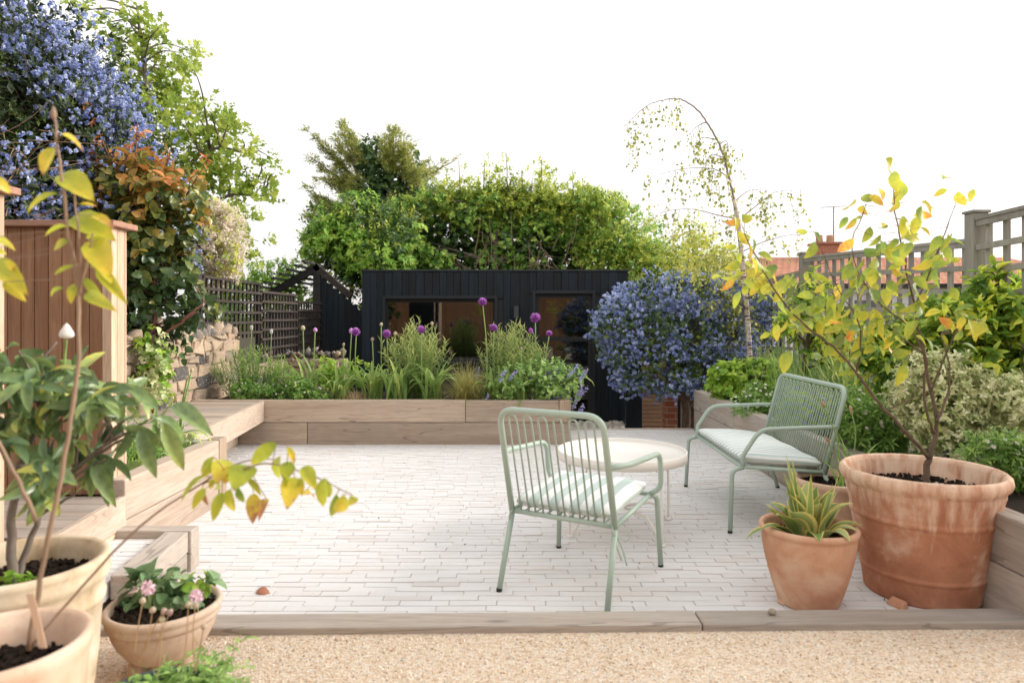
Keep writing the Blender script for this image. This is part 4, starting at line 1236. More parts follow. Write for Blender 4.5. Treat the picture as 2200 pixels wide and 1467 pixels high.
# ---- sycamore behind the left wall
D0 = 10.2
syc = [(a / 2.934, b / 2.934, q) for a, b, q in [(850, 25, 15), (870, 110, 18), (800, 120, 14), (1000, 170, 14), (1045, 235, 14), (930, 190, 22), (880, 250, 24), (1150, 335, 16), (1225, 330, 14), (1190, 380, 16), (960, 300, 24),
       (900, 400, 34), (1100, 440, 28), (950, 540, 38), (1060, 560, 34), (1150, 440, 14), (1200, 660, 24), (1320, 700, 22), (1440, 740, 20), (1000, 660, 38), (1130, 760, 36), (1300, 800, 34), (1440, 820, 26), (1530, 880, 24),
       (1640, 980, 22), (1700, 990, 12), (1400, 930, 34), (1250, 920, 38), (1050, 880, 38), (1540, 1040, 28), (1690, 1100, 20), (1730, 1090, 10), (1640, 1190, 26), (1710, 1240, 14), (1480, 1160, 32), (1380, 1090, 38),
       (1560, 1290, 22), (1480, 1370, 22), (480, 80, 14), (560, 55, 12), (620, 150, 18), (700, 220, 22), (760, 280, 26), (450, 55, 10), (800, 420, 30), (860, 620, 34), (900, 760, 34), (950, 900, 34), (1250, 1080, 36), (1150, 1000, 36)]]
syc += [(555, 518, 14), (530, 530, 18), (540, 560, 14), (505, 500, 22), (520, 470, 24), (460, 480, 30), (430, 420, 36)]
cl = px_cl([(a, b, q * .8) for a, b, q in syc], D0, 1.3, .35)
tb_ = at(330, 700, D0)
tr1 = [(tb_[0], D0, -.46), at(335, 500, D0), at(325, 320, D0), at(312, 160, D0), at(295, 20, D0)]
e = plant('sycamore_tree', 'tall loose pale green sycamore behind the blue-flowered tree at the left', 'tree', (tb_[0], D0, -.46))
tp = smooth_path(tr1, 6)
arm = [tp[6], at(430, 330, D0), at(540, 330, D0 + .2)]; arm2 = [tp[5], at(470, 430, D0), at(570, 420, D0 + .3)]
tp2 = np.vstack((tp, smooth_path(arm, 5), smooth_path(arm2, 5)))
limbs('trunk', M['bark_grey'], e, [(tr1, .10, .012), (arm, .045, .01), (arm2, .045, .01)] + reach(tp2, cl, .018, .004))
foliage('foliage', M['lf_syc'], e, cl, 640, 6, .19, .115, .95, 'maple', .2, up=.3, hang=.25, spread=.9)
foliage('foliage', M['lf_syc'], e, cl, 260, 5, .16, .075, .9, 'maple', .75, up=.3, hang=.2)

# ---- low green hedge behind the dark trellis
cl = px_cl([(535, 592, 18), (570, 588, 20), (600, 586, 22), (632, 584, 20), (560, 620, 30), (610, 625, 34), (640, 640, 30), (500, 620, 30), (480, 660, 35), (530, 670, 35), (590, 680, 35), (455, 640, 25), (470, 600, 20)], 12.6, 1.0)
e = woody('hedge', 'low bright green hedge behind the dark stepped trellis and the open-raftered store', 'hedge', (at(560, 0, 12.6)[0], 12.6, -.46), cl, 'bark', r=.04)
foliage('foliage', M['lf_laurel'], e, cl, 700, 7, .13, .085, .6, 'simple', .5, up=.3)

# ---- conifer leaning left
D1 = 15.0
con = []
def stroke(p0, p1, r0, r1, n):
    for t in np.linspace(0, 1, n): con.append((p0[0] + (p1[0] - p0[0]) * t + 3 * rs.normal(), p0[1] + (p1[1] - p0[1]) * t + 3 * rs.normal(), r0 + (r1 - r0) * t))
ST = [((665, 284), (790, 415), 8, 24), ((741, 270), (792, 360), 12, 26), ((667, 339), (780, 420), 7, 22), ((690, 388), (760, 410), 8, 20), ((661, 406), (730, 470), 6, 22), ((659, 462), (720, 482), 7, 16),
      ((845, 288), (848, 370), 12, 24), ((826, 300), (832, 360), 8, 16), ((868, 300), (866, 370), 8, 16), ((978, 343), (890, 395), 4, 16), ((720, 300), (760, 350), 6, 14), ((700, 440), (760, 470), 12, 26), ((910, 350), (880, 390), 6, 16), ((690, 310), (740, 360), 5, 12)]
for s_ in ST: stroke(*s_, 8)
cl = px_cl([(a, b, r, D1 - .9 if a > 810 and a < 900 else D1) for a, b, r in con], D1, 1.0, .2)
cb = at(800, 0, D1)
e = plant('conifer_tree', 'olive tinted conifer with sprays leaning left, rising behind the ivy hedge', 'tree', (cb[0], D1, -.46))
trk = [(cb[0], D1, -.46), at(805, 480, D1), at(825, 380, D1), at(845, 290, D1)]
limbs('trunk', M['bark_grey'], e, [(trk, .13, .015)] + [([at(800 + .1 * (p1[0] - 760), 470, D1), at(*p1, D1), at((p0[0] + p1[0]) / 2, (p0[1] + p1[1]) / 2, D1), at(*p0, D1)], .05, .006) for (p0, p1, _, _) in ST])
Q0 = np.array([(-.5, 0, .75)])
S, Q = clump(cl, 3600, .2)
cx = S[:, 0] - at(845, 0, D1)[0]
dirn = np.stack((np.where(cx > .2, .7, np.where(cx > -.35, 0.0, -.75)), 0 * cx, np.where(np.abs(cx) < .35, 1.0, .6)), 1) + .35 * rs.normal(size=(len(S), 3))
P, Dd, U, Ls, rn = sprigs(S, dirn, 7, .17, .085, spread=.45, up=.0, hang=.25, jit=.2)
leaf_mesh('foliage', M['lf_conif'], e, P, Dd, U, Ls, .26, 'simple', rn)
# ---- ivy tower round the conifer stem
cl = px_cl([(810, 330, 26), (800, 360, 26), (850, 405, 40), (892, 365, 18), (830, 390, 36), (800, 405, 32), (885, 410, 32), (795, 310, 14), (885, 330, 14), (870, 440, 30), (820, 440, 34), (898, 395, 16)], D1 - .35, .8)
e = woody('ivy', 'dark ivy wrapped round the conifer stem above the hedge', 'ivy', (cb[0], D1 - .3, -.46), cl, 'bark', r=.05)
foliage('foliage', M['lf_ivy_dark'], e, cl, 900, 7, .11, .085, .85, 'simple', .6, up=.1, hang=.3)

# ---- bright laurel at the left end of the hedge
D2 = 12.6
cl = px_cl([(705, 480, 46), (688, 528, 34), (735, 520, 60), (790, 520, 60), (840, 500, 56), (720, 585, 46), (762, 620, 34), (752, 668, 26), (755, 700, 18), (790, 565, 56), (690, 505, 30), (770, 470, 50), (682, 560, 22), (830, 555, 46), (760, 590, 36)], D2, .9, .15)
e = woody('laurel_bush', 'bright glossy green laurel overhanging the left end of the black shed', 'bush', (at(745, 0, D2)[0], D2, -.46), cl, 'bark', r=.06)
foliage('foliage', M['lf_laurel'], e, cl, 2500, 8, .16, .115, .45, 'simple', .55, up=.0, hang=.55, keep=hollow(3.8, -.25))
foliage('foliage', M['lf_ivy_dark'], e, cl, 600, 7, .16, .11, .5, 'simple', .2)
foliage('foliage', M['lf_haw'], e, cl, 350, 7, .22, .075, .5, 'simple', .8, up=.6)

# ---- big ivy-covered hedge behind the shed
D3 = 13.6
ivy = [(900, 450, 50), (960, 440, 50), (1010, 430, 52), (1060, 430, 54), (1100, 420, 52), (1160, 425, 52), (1210, 435, 46), (1240, 455, 44), (1000, 500, 70), (1080, 510, 70), (1150, 510, 70), (1220, 520, 70), (920, 520, 70), (860, 540, 54), (1270, 560, 50),
       (1050, 400, 22), (1120, 400, 22), (1195, 408, 20), (980, 410, 22), (1010, 415, 26), (880, 480, 50), (940, 570, 50), (1050, 575, 50), (1160, 575, 50), (860, 440, 40), (925, 405, 30), (1245, 420, 28), (960, 400, 22), (1140, 395, 24)]
cl = px_cl([(x, y + 26, r * .82) if y < 460 else (x, y, r) for x, y, r in ivy], D3, .75, .2)
e = woody('ivy_hedge', 'broad unclipped ivy-covered hedge rising behind the black shed', 'hedge', (at(1060, 0, D3)[0], D3, -.46), cl, 'bark_grey', trunk=[(at(1060, 0, D3)[0], D3, -.46), at(1065, 520, D3), at(1100, 380, D3)], r=.09, br=.03, bt=.006)
foliage('foliage', M['lf_ivy'], e, cl, 5600, 8, .13, .085, .8, 'simple', .55, up=.25, hang=.1, keep=hollow(3.4, -.25))
foliage('foliage', M['lf_haw'], e, px_cl([(x, y + 20, r * .85) for x, y, r in ivy if y < 470], D3 + .1, .8, .2), 700, 7, .18, .07, .6, 'simple', .8, up=.7)
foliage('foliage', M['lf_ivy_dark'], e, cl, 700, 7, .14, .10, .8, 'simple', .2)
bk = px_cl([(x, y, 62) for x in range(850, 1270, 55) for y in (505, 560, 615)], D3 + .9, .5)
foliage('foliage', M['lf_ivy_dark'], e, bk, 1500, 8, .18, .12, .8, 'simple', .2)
top = []
for (x, y0, y1, r) in [(1042, 345, 420, 13), (1065, 360, 430, 16), (1088, 335, 430, 13), (1120, 370, 440, 15), (1160, 350, 430, 15), (1172, 335, 400, 9), (1195, 368, 430, 15), (985, 350, 420, 15), (960, 385, 430, 14), (1228, 375, 440, 15), (1240, 368, 420, 10), (1015, 380, 430, 14), (930, 395, 440, 16), (1255, 395, 450, 14), (1140, 360, 420, 10), (900, 415, 450, 15), (1280, 410, 460, 13)]:
    for q in np.linspace(0, 1, 6): top.append((x + 5 * rs.normal(), y0 + (y1 + 20 - y0) * q, r * (.4 + 1.0 * q)))
tcl = px_cl(top, D3 - .1, .9, .15)
foliage('foliage', M['lf_haw'], e, tcl, 1150, 7, .15, .075, .65, 'simple', .4, up=.5, rnd=lambda P, r: np.clip(r + .12, 0, 1))
limbs('shoots', M['bark_grey'], e, [([at(x, 470, D3), at(x + 5 * rs.normal(), (y0 + 470) / 2, D3 - .1), at(x, y0 - 6, D3 - .1)], .022, .004) for (x, y0, _, _) in [(1042, 345, 0, 0), (1088, 335, 0, 0), (1165, 335, 0, 0), (985, 350, 0, 0), (1230, 372, 0, 0), (1120, 370, 0, 0)]])
S, Q = clump([c for c in cl if c[2] > 3.0], 260, .8)
sticks('twig_sprays', M['bark_grey'], e, S - Q * .1, S + Q * .25 + np.array((0, 0, .25)) * rs.random((260, 1)), .006, .002)
A = np.stack((rs.uniform(at(980, 0, D3)[0], at(1250, 0, D3)[0], 60), np.full(60, D3 - .85) + .1 * rs.normal(size=60), rs.uniform(1.8, 2.6, 60)), 1)
sticks('bare_sprays', M['stem_tan'], e, A, A + rs.normal(size=(60, 3)) * np.array((.25, .05, .35)), .009, .004, nseg=4)
# ---- hawthorn at the right end
haw = [(1290, 465, 50), (1340, 490, 48), (1390, 520, 42), (1300, 540, 62), (1365, 555, 54), (1425, 560, 36), (1428, 520, 20), (1270, 430, 28), (1320, 455, 30), (1385, 480, 26), (1410, 500, 22), (1440, 590, 30), (1340, 590, 46)]
cl = px_cl(haw, 13.1, .9, .15)
e = woody('hawthorn_bush', 'yellowish green loose bush at the right end of the tall hedge', 'bush', (at(1350, 0, 13.1)[0], 13.1, -.46), cl, 'bark_grey', r=.06, br=.02)
foliage('foliage', M['lf_haw'], e, cl, 2100, 8, .15, .07, .6, 'simple', .5, up=.35, keep=hollow(3.6, -.4))
foliage('foliage', M['lf_ivy'], e, cl, 700, 7, .15, .07, .7, 'simple', .3)
cl = px_cl([(1470, 520, 32), (1500, 555, 38), (1455, 570, 36), (1540, 575, 30), (1482, 485, 18), (1520, 530, 24), (1560, 600, 24), (1490, 600, 36), (1575, 560, 16), (1530, 620, 30)], 12.4, .9, .1)
e = woody('small_tree', 'small airy yellow-green tree between the hedge and the leaning birch', 'tree', (at(1500, 0, 12.4)[0], 12.4, -.46), cl, 'bark_grey', r=.04, br=.014)
foliage('foliage', M['lf_haw'], e, cl, 560, 7, .18, .075, .6, 'simple', .35, up=.3, rnd=lambda P, r: np.clip(r + .2, 0, 1))

# ---- leaning birch
D4 = 7.4
def white_bark():
    t = NT('birch_bark'); v = t.coord((3, 3, 14)); n = t.noise(v, 3, 4, .6, .4)
    c = t.ramp(n, [(.40, (.10, .07, .06)), (.46, (.50, .40, .34)), (.60, (.72, .64, .58)), (1, (.78, .70, .64))])
    return t.done(t.bsdf(c, .7, .3, bump=n, bstr=.3, bdist=.004))
M['birch'] = white_bark()
bx_ = [at(1612, 850, D4), at(1608, 720, D4), at(1598, 600, D4), at(1586, 480, D4), at(1566, 380, D4), at(1545, 310, D4), at(1506, 245, D4), at(1470, 217, D4), at(1438, 213, D4), at(1390, 228, D4 - .1), at(1345, 268, D4 - .1)]
e = plant('birch_tree', 'slender white-stemmed birch arching to the left over the blue shrub', 'tree', bx_[0])
tp = smooth_path(bx_, 6); nt_ = len(tp)
m = MB(); m.tube(tp[:22], list(np.linspace(.034, .022, 22)), 12); m.build('trunk', M['birch'], e)
ps = [([tuple(p) for p in tp[21::3]] + [tuple(tp[-1])], .0135, .0018)]
arcs = [[(1568, 385), (1540, 365), (1500, 361), (1450, 366), (1385, 385)], [(1578, 470), (1540, 462), (1490, 450), (1440, 452), (1395, 465)], [(1582, 430), (1610, 410), (1650, 408)], [(1600, 462), (1640, 430), (1670, 412), (1720, 408)],
        [(1596, 540), (1640, 520), (1690, 506), (1735, 504)], [(1545, 310), (1560, 303), (1565, 320)], [(1590, 560), (1545, 550), (1500, 548)], [(1600, 640), (1570, 630), (1545, 640)], [(1520, 262), (1500, 270), (1480, 290)], [(1540, 300), (1510, 296), (1498, 310)], [(1560, 340), (1530, 332), (1518, 345)],
        [(1603, 660), (1560, 620), (1530, 610)], [(1596, 600), (1550, 590), (1515, 600)], [(1596, 590), (1630, 560), (1660, 560)]]
arcs3 = []
for i, a in enumerate(arcs):
    dd = D4 + .5 * (rs.random() - .5); q = [at(*p, D4 + (dd - D4) * k / (len(a) - 1)) for k, p in enumerate(a)]; arcs3.append(q); ps.append((q, .0065, .0014))
limbs('branches', plain('pale_birch_twig', (.30, .235, .225), .7), e, ps, 6)
A, B = [], []
for q, per in [(tp[44:], 3.4)] + [(smooth_path(a, 5), 3.0) for a in arcs3]:
    for p in q:
        for _ in range(rs.poisson(per * .42)):
            l = abs(rs.normal(.30, .20)) + .05
            A.append(p); B.append(p + np.array((.10 * rs.normal(), .12 * rs.normal(), -l)))
A, B = np.array(A), np.array(B)
tw = sticks('twig_sprays', M['bark_grey'], e, A, B, .0012, .0007)
n = len(A) * 7; i = rs.integers(0, len(A), n); t = rs.random(n)[:, None] ** .7
P = A[i] + (B[i] - A[i]) * t + rs.normal(size=(n, 3)) * .012
leaf_mesh('leaves', M['lf_birch'], e, P, unit(rs.normal(size=(n, 3)) * .6 + np.array((0, 0, -.8))), rdir(n), rs.uniform(.026, .050, n), .78, 'simple')
cl = px_cl([(1500, 555, 34), (1480, 575, 24), (1540, 550, 36), (1580, 550, 26), (1490, 515, 24), (1560, 580, 20)], D4, .9)
foliage('leaves', M['lf_birch'], e, cl, 150, 6, .15, .04, .7, 'simple', .2, hang=.5, rnd=lambda P, r: np.clip(r + .25, 0, 1))

# ---- ceanothus shrub, right
def ceanothus(e, cl, nfl, nlf, nsp, R0, L, stems=None, view=np.array((0, -1., .25)), patch=2.2, thr=.0, shell=.8, leaf='lf_cean', drop=None):
    S, Q = clump(cl, nlf, .62)
    P, Dd, U, Ls, rn = sprigs(S, Q, 9, .11, L, spread=.8, up=.3)
    leaf_mesh('foliage', M[leaf], e, P, Dd, U, Ls, .42, 'simple', rn)
    S, Q = clump(cl, nfl, shell)
    C0 = np.array([c[:3] for c in cl]); R1 = np.array([c[3] for c in cl])
    dep = np.min(np.linalg.norm(S[:, None] - C0[None], axis=2) / R1[None], axis=1)
    f = np.sin(S[:, 0] * patch * 2.3 + 1) + np.sin(S[:, 2] * patch * 2.9 + S[:, 1] * 2) + np.sin(S[:, 1] * patch * 2.1 + S[:, 0] * patch) + .9 * rs.normal(size=len(S))
    k = (f > thr) & (dep > .72)
    if drop is not None: k &= ~drop(S)
    S, Q = S[k], Q[k]
    # clusters of two to four heads
    m = rs.integers(1, 5, len(S)); i = np.repeat(np.arange(len(S)), m)
    P = S[i] + rs.normal(size=(len(i), 3)) * R0 * 1.7 + Q[i] * R0 * 1.5
    Dd = unit(Q[i] * .8 + rdir(len(i)) * .7 + np.array((0, 0, .35)))
    nf = 16; h = len(i); q = unit(rdir(h * nf) + .55 * np.repeat(Dd, nf, 0))
    rr = np.repeat(R0 * rs.uniform(.7, 1.2, h), nf)
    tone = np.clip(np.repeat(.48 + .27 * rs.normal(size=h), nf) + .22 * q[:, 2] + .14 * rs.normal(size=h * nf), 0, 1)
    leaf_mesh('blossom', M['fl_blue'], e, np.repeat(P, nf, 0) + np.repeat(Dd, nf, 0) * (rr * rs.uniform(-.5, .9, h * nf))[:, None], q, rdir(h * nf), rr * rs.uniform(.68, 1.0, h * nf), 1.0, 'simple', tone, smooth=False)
    return e


D5 = 7.75
cea = [(1335, 690, 46), (1305, 695, 26), (1375, 650, 44), (1440, 640, 46), (1510, 640, 46), (1575, 655, 46), (1612, 700, 40), (1335, 735, 44), (1400, 715, 60), (1480, 710, 66), (1560, 725, 58), (1370, 785, 42), (1430, 785, 52), (1500, 785, 54), (1575, 775, 40), (1352, 812, 26), (1415, 822, 22), (1338, 765, 34), (1495, 815, 28), (1640, 640, 22), (1650, 670, 18), (1290, 712, 14), (1460, 620, 26), (1530, 618, 24)]
cl = px_cl(cea, D5, .85, .08)
b0 = np.array((1.96, D5, -.42))
e = plant('ceanothus_shrub', 'rounded shrub smothered in blue blossom on a twisted trunk before the black fence', 'shrub', b0)
trk = [b0, at(1476, 880, D5), at(1462, 840, D5), at(1470, 770, D5)]
tk2 = [b0 + (.03, .02, 0), at(1500, 860, D5 + .1), at(1520, 800, D5 + .1)]
limbs('trunk', M['bark'], e, [(trk, .055, .03), (tk2, .04, .02), ([at(1474, 872, D5), at(1440, 835, D5), at(1400, 800, D5)], .03, .012)] + reach(np.vstack((smooth_path(trk, 5), smooth_path(tk2, 5))), cl, .014, .004), 9)
ceanothus(e, cl, 3600, 2400, 0, .0262, .040, patch=4.6, thr=-.8)
# ---- big ceanothus, left
D6 = 6.0
cl = [(-4.98, 6.2, 2.72, 1.45, 1.4), (-3.72, 6.3, 2.1, .68, .8), (-4.28, 6.0, 3.08, .70, .8), (-4.6, 5.5, 2.0, 1.0, .9), (-5.3, 5.8, 3.5, .95, .9), (-4.02, 5.9, 2.7, .66, .7)]
b0 = np.array((-4.6, 6.4, -.4))
e = plant('ceanothus_tree', 'huge dark evergreen covered in blue blossom, overhanging the stone wall and cedar stores', 'tree', b0)
trk = [b0, (-4.7, 6.35, 1.0), (-4.8, 6.3, 2.2), (-4.9, 6.2, 3.4)]
S, Q = clump(cl, 170, .55)
limbs('trunk', M['bark'], e, [(trk, .12, .03), ([(-4.65, 6.3, .6), (-4.2, 6.2, 1.6), (-3.7, 6.2, 2.2)], .06, .015)] + reach(smooth_path(trk, 6), S, .016, .004, .05), 6)
ceanothus(e, cl, 11000, 9500, 0, .0265, .052, patch=1.6, thr=-.45, shell=.88, leaf='lf_cean_dark', drop=lambda S: (S[:, 0] < -4.0) & (S[:, 2] < 2.9) & (rs.random(len(S)) < .72))
foliage('foliage', M['lf_cean_dark'], e, cl, 3500, 7, .2, .08, .5, 'simple', .2, rnd=lambda P, r: r * .3)
S, Q = clump(cl, 1100, .8); sticks('twig_sprays', M['stem_tan'], e, S - Q * .5, S + Q * .06, .006, .002)
A = np.stack((rs.uniform(-4.6, -3.4, 130), rs.uniform(4.9, 5.3, 130), rs.uniform(1.65, 2.6, 130)), 1)
sticks('bare_sprays', M['stem_tan'], e, A, A + rs.normal(size=(130, 3)) * np.array((.35, .15, .12)), .0045, .002)
# ---- cream viburnum
D7 = 8.4
cl = px_cl([(x, y, r * 1.2) for x, y, r in [(450, 460, 26), (485, 495, 28), (468, 535, 32), (508, 520, 17), (440, 520, 26), (480, 575, 26), (440, 565, 30), (500, 560, 18), (462, 500, 30), (425, 540, 22), (455, 605, 20), (420, 500, 20), (500, 470, 18), (515, 545, 14), (460, 470, 30), (490, 590, 18)]], D7 - .8, .9, .08)
b0 = np.array((at(450, 0, D7)[0], D7, .6))
e = woody('viburnum_bush', 'bush of frothy cream flower heads between the rose and the dark trellis', 'bush', b0, cl, 'bark', r=.03, br=.008)
foliage('foliage', M['lf_haw'], e, cl, 260, 6, .10, .06, .55, 'simple', .4, rnd=lambda P, r: r * .8 + .2)
S, Q = clump(cl, 1300, .8)
i = np.repeat(np.arange(1300), 12)
leaf_mesh('blossom', M['fl_cream'], e, S[i] + rs.normal(size=(len(i), 3)) * .02, Q[i] + 1.0 * rdir(len(i)), rdir(len(i)), rs.uniform(.018, .034, len(i)), .9, 'simple')
# ---- rose on the wall
D8 = 5.75
ro = [(255, 395, 34), (300, 410, 38), (350, 415, 36), (400, 415, 26), (292, 475, 40), (350, 485, 44), (398, 475, 28), (305, 555, 40), (355, 575, 40), (385, 635, 32), (315, 640, 36), (292, 700, 22), (340, 690, 24), (412, 600, 26), (425, 670, 14), (275, 520, 26), (280, 615, 20), (430, 400, 12), (230, 380, 22), (300, 350, 20), (345, 365, 20), (440, 660, 14), (415, 540, 18), (300, 745, 24), (335, 725, 26), (285, 790, 18), (380, 695, 20), (310, 800, 16), (395, 680, 22), (290, 830, 16), (282, 765, 20), (300, 700, 26)]
sh_ = [[(285, 420), (232, 330), (178, 205)], [(290, 400), (292, 330), (296, 262)], [(340, 400), (360, 350), (366, 320)], [(400, 420), (430, 370), (452, 330)], [(210, 420), (205, 330), (200, 300)], [(265, 400), (275, 330), (310, 280)]]
cl = px_cl(ro, D8, .6, .1)
b0 = np.array((-3.0, 5.6, .35))
e = plant('climbing_rose', 'climbing rose with coppery new leaves and dark glossy old ones on the stone wall', 'climber', b0)
trk = [b0, at(290, 790, D8 - .1), at(330, 690, D8 - .1), at(330, 560, D8), at(330, 430, D8)]
tk2 = [b0 + (.05, .05, 0), at(300, 770, 5.6), at(390, 690, 5.6), at(440, 650, 5.7)]
sh3 = [[at(*p, D8 - .1) for p in s_] for s_ in sh_]
limbs('stems', M['stem_red'], e, [(trk, .022, .008), (tk2, .018, .004)] + [(s_, .007, .003) for s_ in sh3] + reach(np.vstack((smooth_path(trk, 5), smooth_path(tk2, 5))), cl, .008, .003), 7)
zr_ = lambda P, r: np.clip((P[:, 2] - 1.5) * .30 + r * .62 + .03, 0, 1)
foliage('foliage', M['lf_rose'], e, cl, 420, 6, .17, .094, .72, 'oval', .4, up=.15, hang=.35, rnd=zr_)
P, Q = [], []
for s_ in sh3:
    for p in smooth_path(s_, 7)[5:]: P.append(p); Q.append((0, -.2, .4))
P, Dd, U, Ls, rn = sprigs(np.array(P)[::2], np.array(Q)[::2], 3, .05, .075, hang=.8, up=.0, jit=.9)
leaf_mesh('young_leaves', M['lf_rose'], e, P, Dd, U, Ls, .34, 'oval', .66 + .3 * rs.random(len(P)))
cl = px_cl([(330, 780, 22), (338, 815, 18), (322, 745, 18), (312, 850, 14), (350, 770, 14), (330, 720, 14), (345, 840, 12), (300, 820, 14)], 5.45, .5)
e = woody('ivy', 'trailing pale ivy hanging on the stone wall beside the cedar store', 'ivy', at(325, 860, 5.45), cl, 'bark', r=.008, br=.004, bt=.002)
foliage('foliage', M['lf_pitt'], e, cl, 75, 6, .10, .05, .85, 'oval', .4, hang=.5, rnd=lambda P, r: r * .75)
foliage('foliage', M['lf_geran'], e, cl, 55, 6, .10, .045, .85, 'oval', .3, hang=.5)

# ================================================================== planting in the back planter
ZS = .366
def bushy(name, label, px, d, w, pytop, n, mat='lf_lin', L=.085, W=.10, group=None, zb=ZS, lean=.25, k=26, cat='plant'):
    """upright leafy stems with narrow leaves"""
    x = at(px, 0, d)[0]; hw = w * d / F / 2; zt = at(0, pytop, d)[2]
    e = plant(name, label, cat, (x, d, zb), group)
    a = rs.random(n) * 6.28; q = rs.random(n) ** .6
    A = np.stack((x + .45 * hw * q * np.cos(a), d + .30 * q * np.sin(a) * min(hw, .35) * 2, np.full(n, zb)), 1)
    hgt = (zt - zb) * (1 - .42 * q ** 1.5) * rs.uniform(.8, 1.02, n)
    B = A + np.stack((hw * .62 * q * np.cos(a) + .03 * rs.normal(size=n), .3 * hw * q * np.sin(a), hgt), 1)
    sticks('stem_sprays', M['stem_green'], e, A, B, .004, .002)
    t = np.linspace(.12, 1.0, k); P = (A[:, None] + (B - A)[:, None] * t[None, :, None]).reshape(-1, 3)
    ang = (np.arange(k) * 2.4)[None] + rs.random(n)[:, None] * 6.28
    el = .25 + .75 * t[None] + .25 * rs.normal(size=(n, k))
    Dd = np.stack((np.cos(ang) * np.cos(el), np.sin(ang) * np.cos(el), np.sin(el)), 2).reshape(-1, 3)
    rn = (.25 * rs.random((n, k)) + .62 * t[None] ** 1.5 + .1).reshape(-1)
    leaf_mesh('leaves', M[mat], e, P, Dd, np.array((0, 0, 1.)) + .3 * rs.normal(size=P.shape), L * np.repeat(np.ones((n, 1)), k, 1).reshape(-1) * rs.uniform(.7, 1.2, n * k), W, 'simple', rn)
    return e


WG = 'bushy fine-leaved plants in the back planter'
bushy('wallflower', 'dense fine-leaved bush at the left end of the back planter by the stone wall', 535, 6.85, 150, 735, 75, 'lf_herb', .05, .13, WG)
bushy('wallflower', 'feathery green bush next to the leftmost dense bush, below the dark trellis', 600, 6.95, 80, 760, 40, 'lf_herb', .05, .13, WG)
bushy('wallflower', 'tall grey-green fine-leaved bush before the left part of the shed window', 893, 6.95, 165, 690, 80, group=WG)
bushy('wallflower', 'tall grey-green fine-leaved bush between the shed window and the glazed door', 1098, 6.95, 155, 685, 80, group=WG)
SG = 'clumps of strap leaves in the back planter'
for (px, d, n, l, lab) in ((655, 6.72, 13, .46, 'clump of broad strap leaves below the low stone wall'), (735, 6.7, 10, .40, 'small clump of strap leaves behind the straw-coloured tuft'),
                           (800, 6.7, 12, .46, 'clump of strap leaves before the left corner of the shed'), (850, 6.62, 11, .48, 'upright strap-leaf clump at the foot of the fine-leaved bush under the window'),
                           (935, 6.62, 12, .47, 'strap-leaf clump left of the round feathery grass'), (1065, 6.62, 10, .40, 'arching strap-leaf clump right of the round feathery grass'),
                           (1110, 6.57, 8, .36, 'strap leaves arching over the planter edge above the armchair'), (1190, 6.72, 10, .44, 'yellow-tipped strap leaves among the catmint before the glazed door')):
    x = at(px, 0, d)[0]; n = int(n * 1.9)
    e = plant('allium_leaves', lab, 'plant', (x, d, ZS), SG)
    az = rs.random(n) * 6.28
    B = np.stack((x + .05 * rs.normal(size=n), d + .04 * rs.normal(size=n), np.full(n, ZS)), 1)
    straps('leaves', M['lf_strap'], e, B, az, l * rs.uniform(.75, 1.2, n), rs.uniform(.028, .048, n), rs.uniform(1.2, 1.54, n), rs.uniform(.4, 2.9, n), 9, rnd=rs.uniform(.15, .85, n))


def allium(px, py, d, r, kind, pb, lab):
    h = at(px, py, d); b = at(pb, 0, d); b[2] = ZS
    e = plant('allium', lab, 'flower', b, 'alliums in the back planter')
    mid = (h + b) / 2 + (.012 * rs.normal(), 0, 0)
    MB().tube(smooth_path([b, mid, h - (0, 0, r * d / F * .6)], 5), [.0065] * 5 + [.0055] * 5 + [.0048], 8).build('stem', M['stem_green'], e)
    rr = r * d / F
    if kind == 'open':
        n = 260; q = unit(rdir(n) + np.array((0, 0, .25)))
        MB().lathe([(0, -rr * .62), (rr * .4, -rr * .45), (rr * .62, 0), (rr * .42, .45 * rr), (0, .62 * rr)], 10, h).build('flower_core', M['fl_purple'], e)
        leaf_mesh('blossom', M['fl_purple'], e, h + q * rr * .35 * np.array((1, 1, .85)), q * np.array((1, 1, .85)), rdir(n), rr * rs.uniform(.5, .78, n), .55, 'simple', np.clip(.35 + .45 * q[:, 2] + .25 * rs.normal(size=n), 0, 1))
    else:
        mt = M['fl_bud'] if kind == 'bud' else M['fl_purple']
        blobs('bud', mt, e, [h], [(0, 0, 1)], rr * .85, 1.25, .06, ICO2)
        MB().lathe([(0, -rr * 1.2), (rr * .5, -rr * .9), (rr * .75, -rr * .4)], 10, h).build('sheath', M['stem_green'], e)


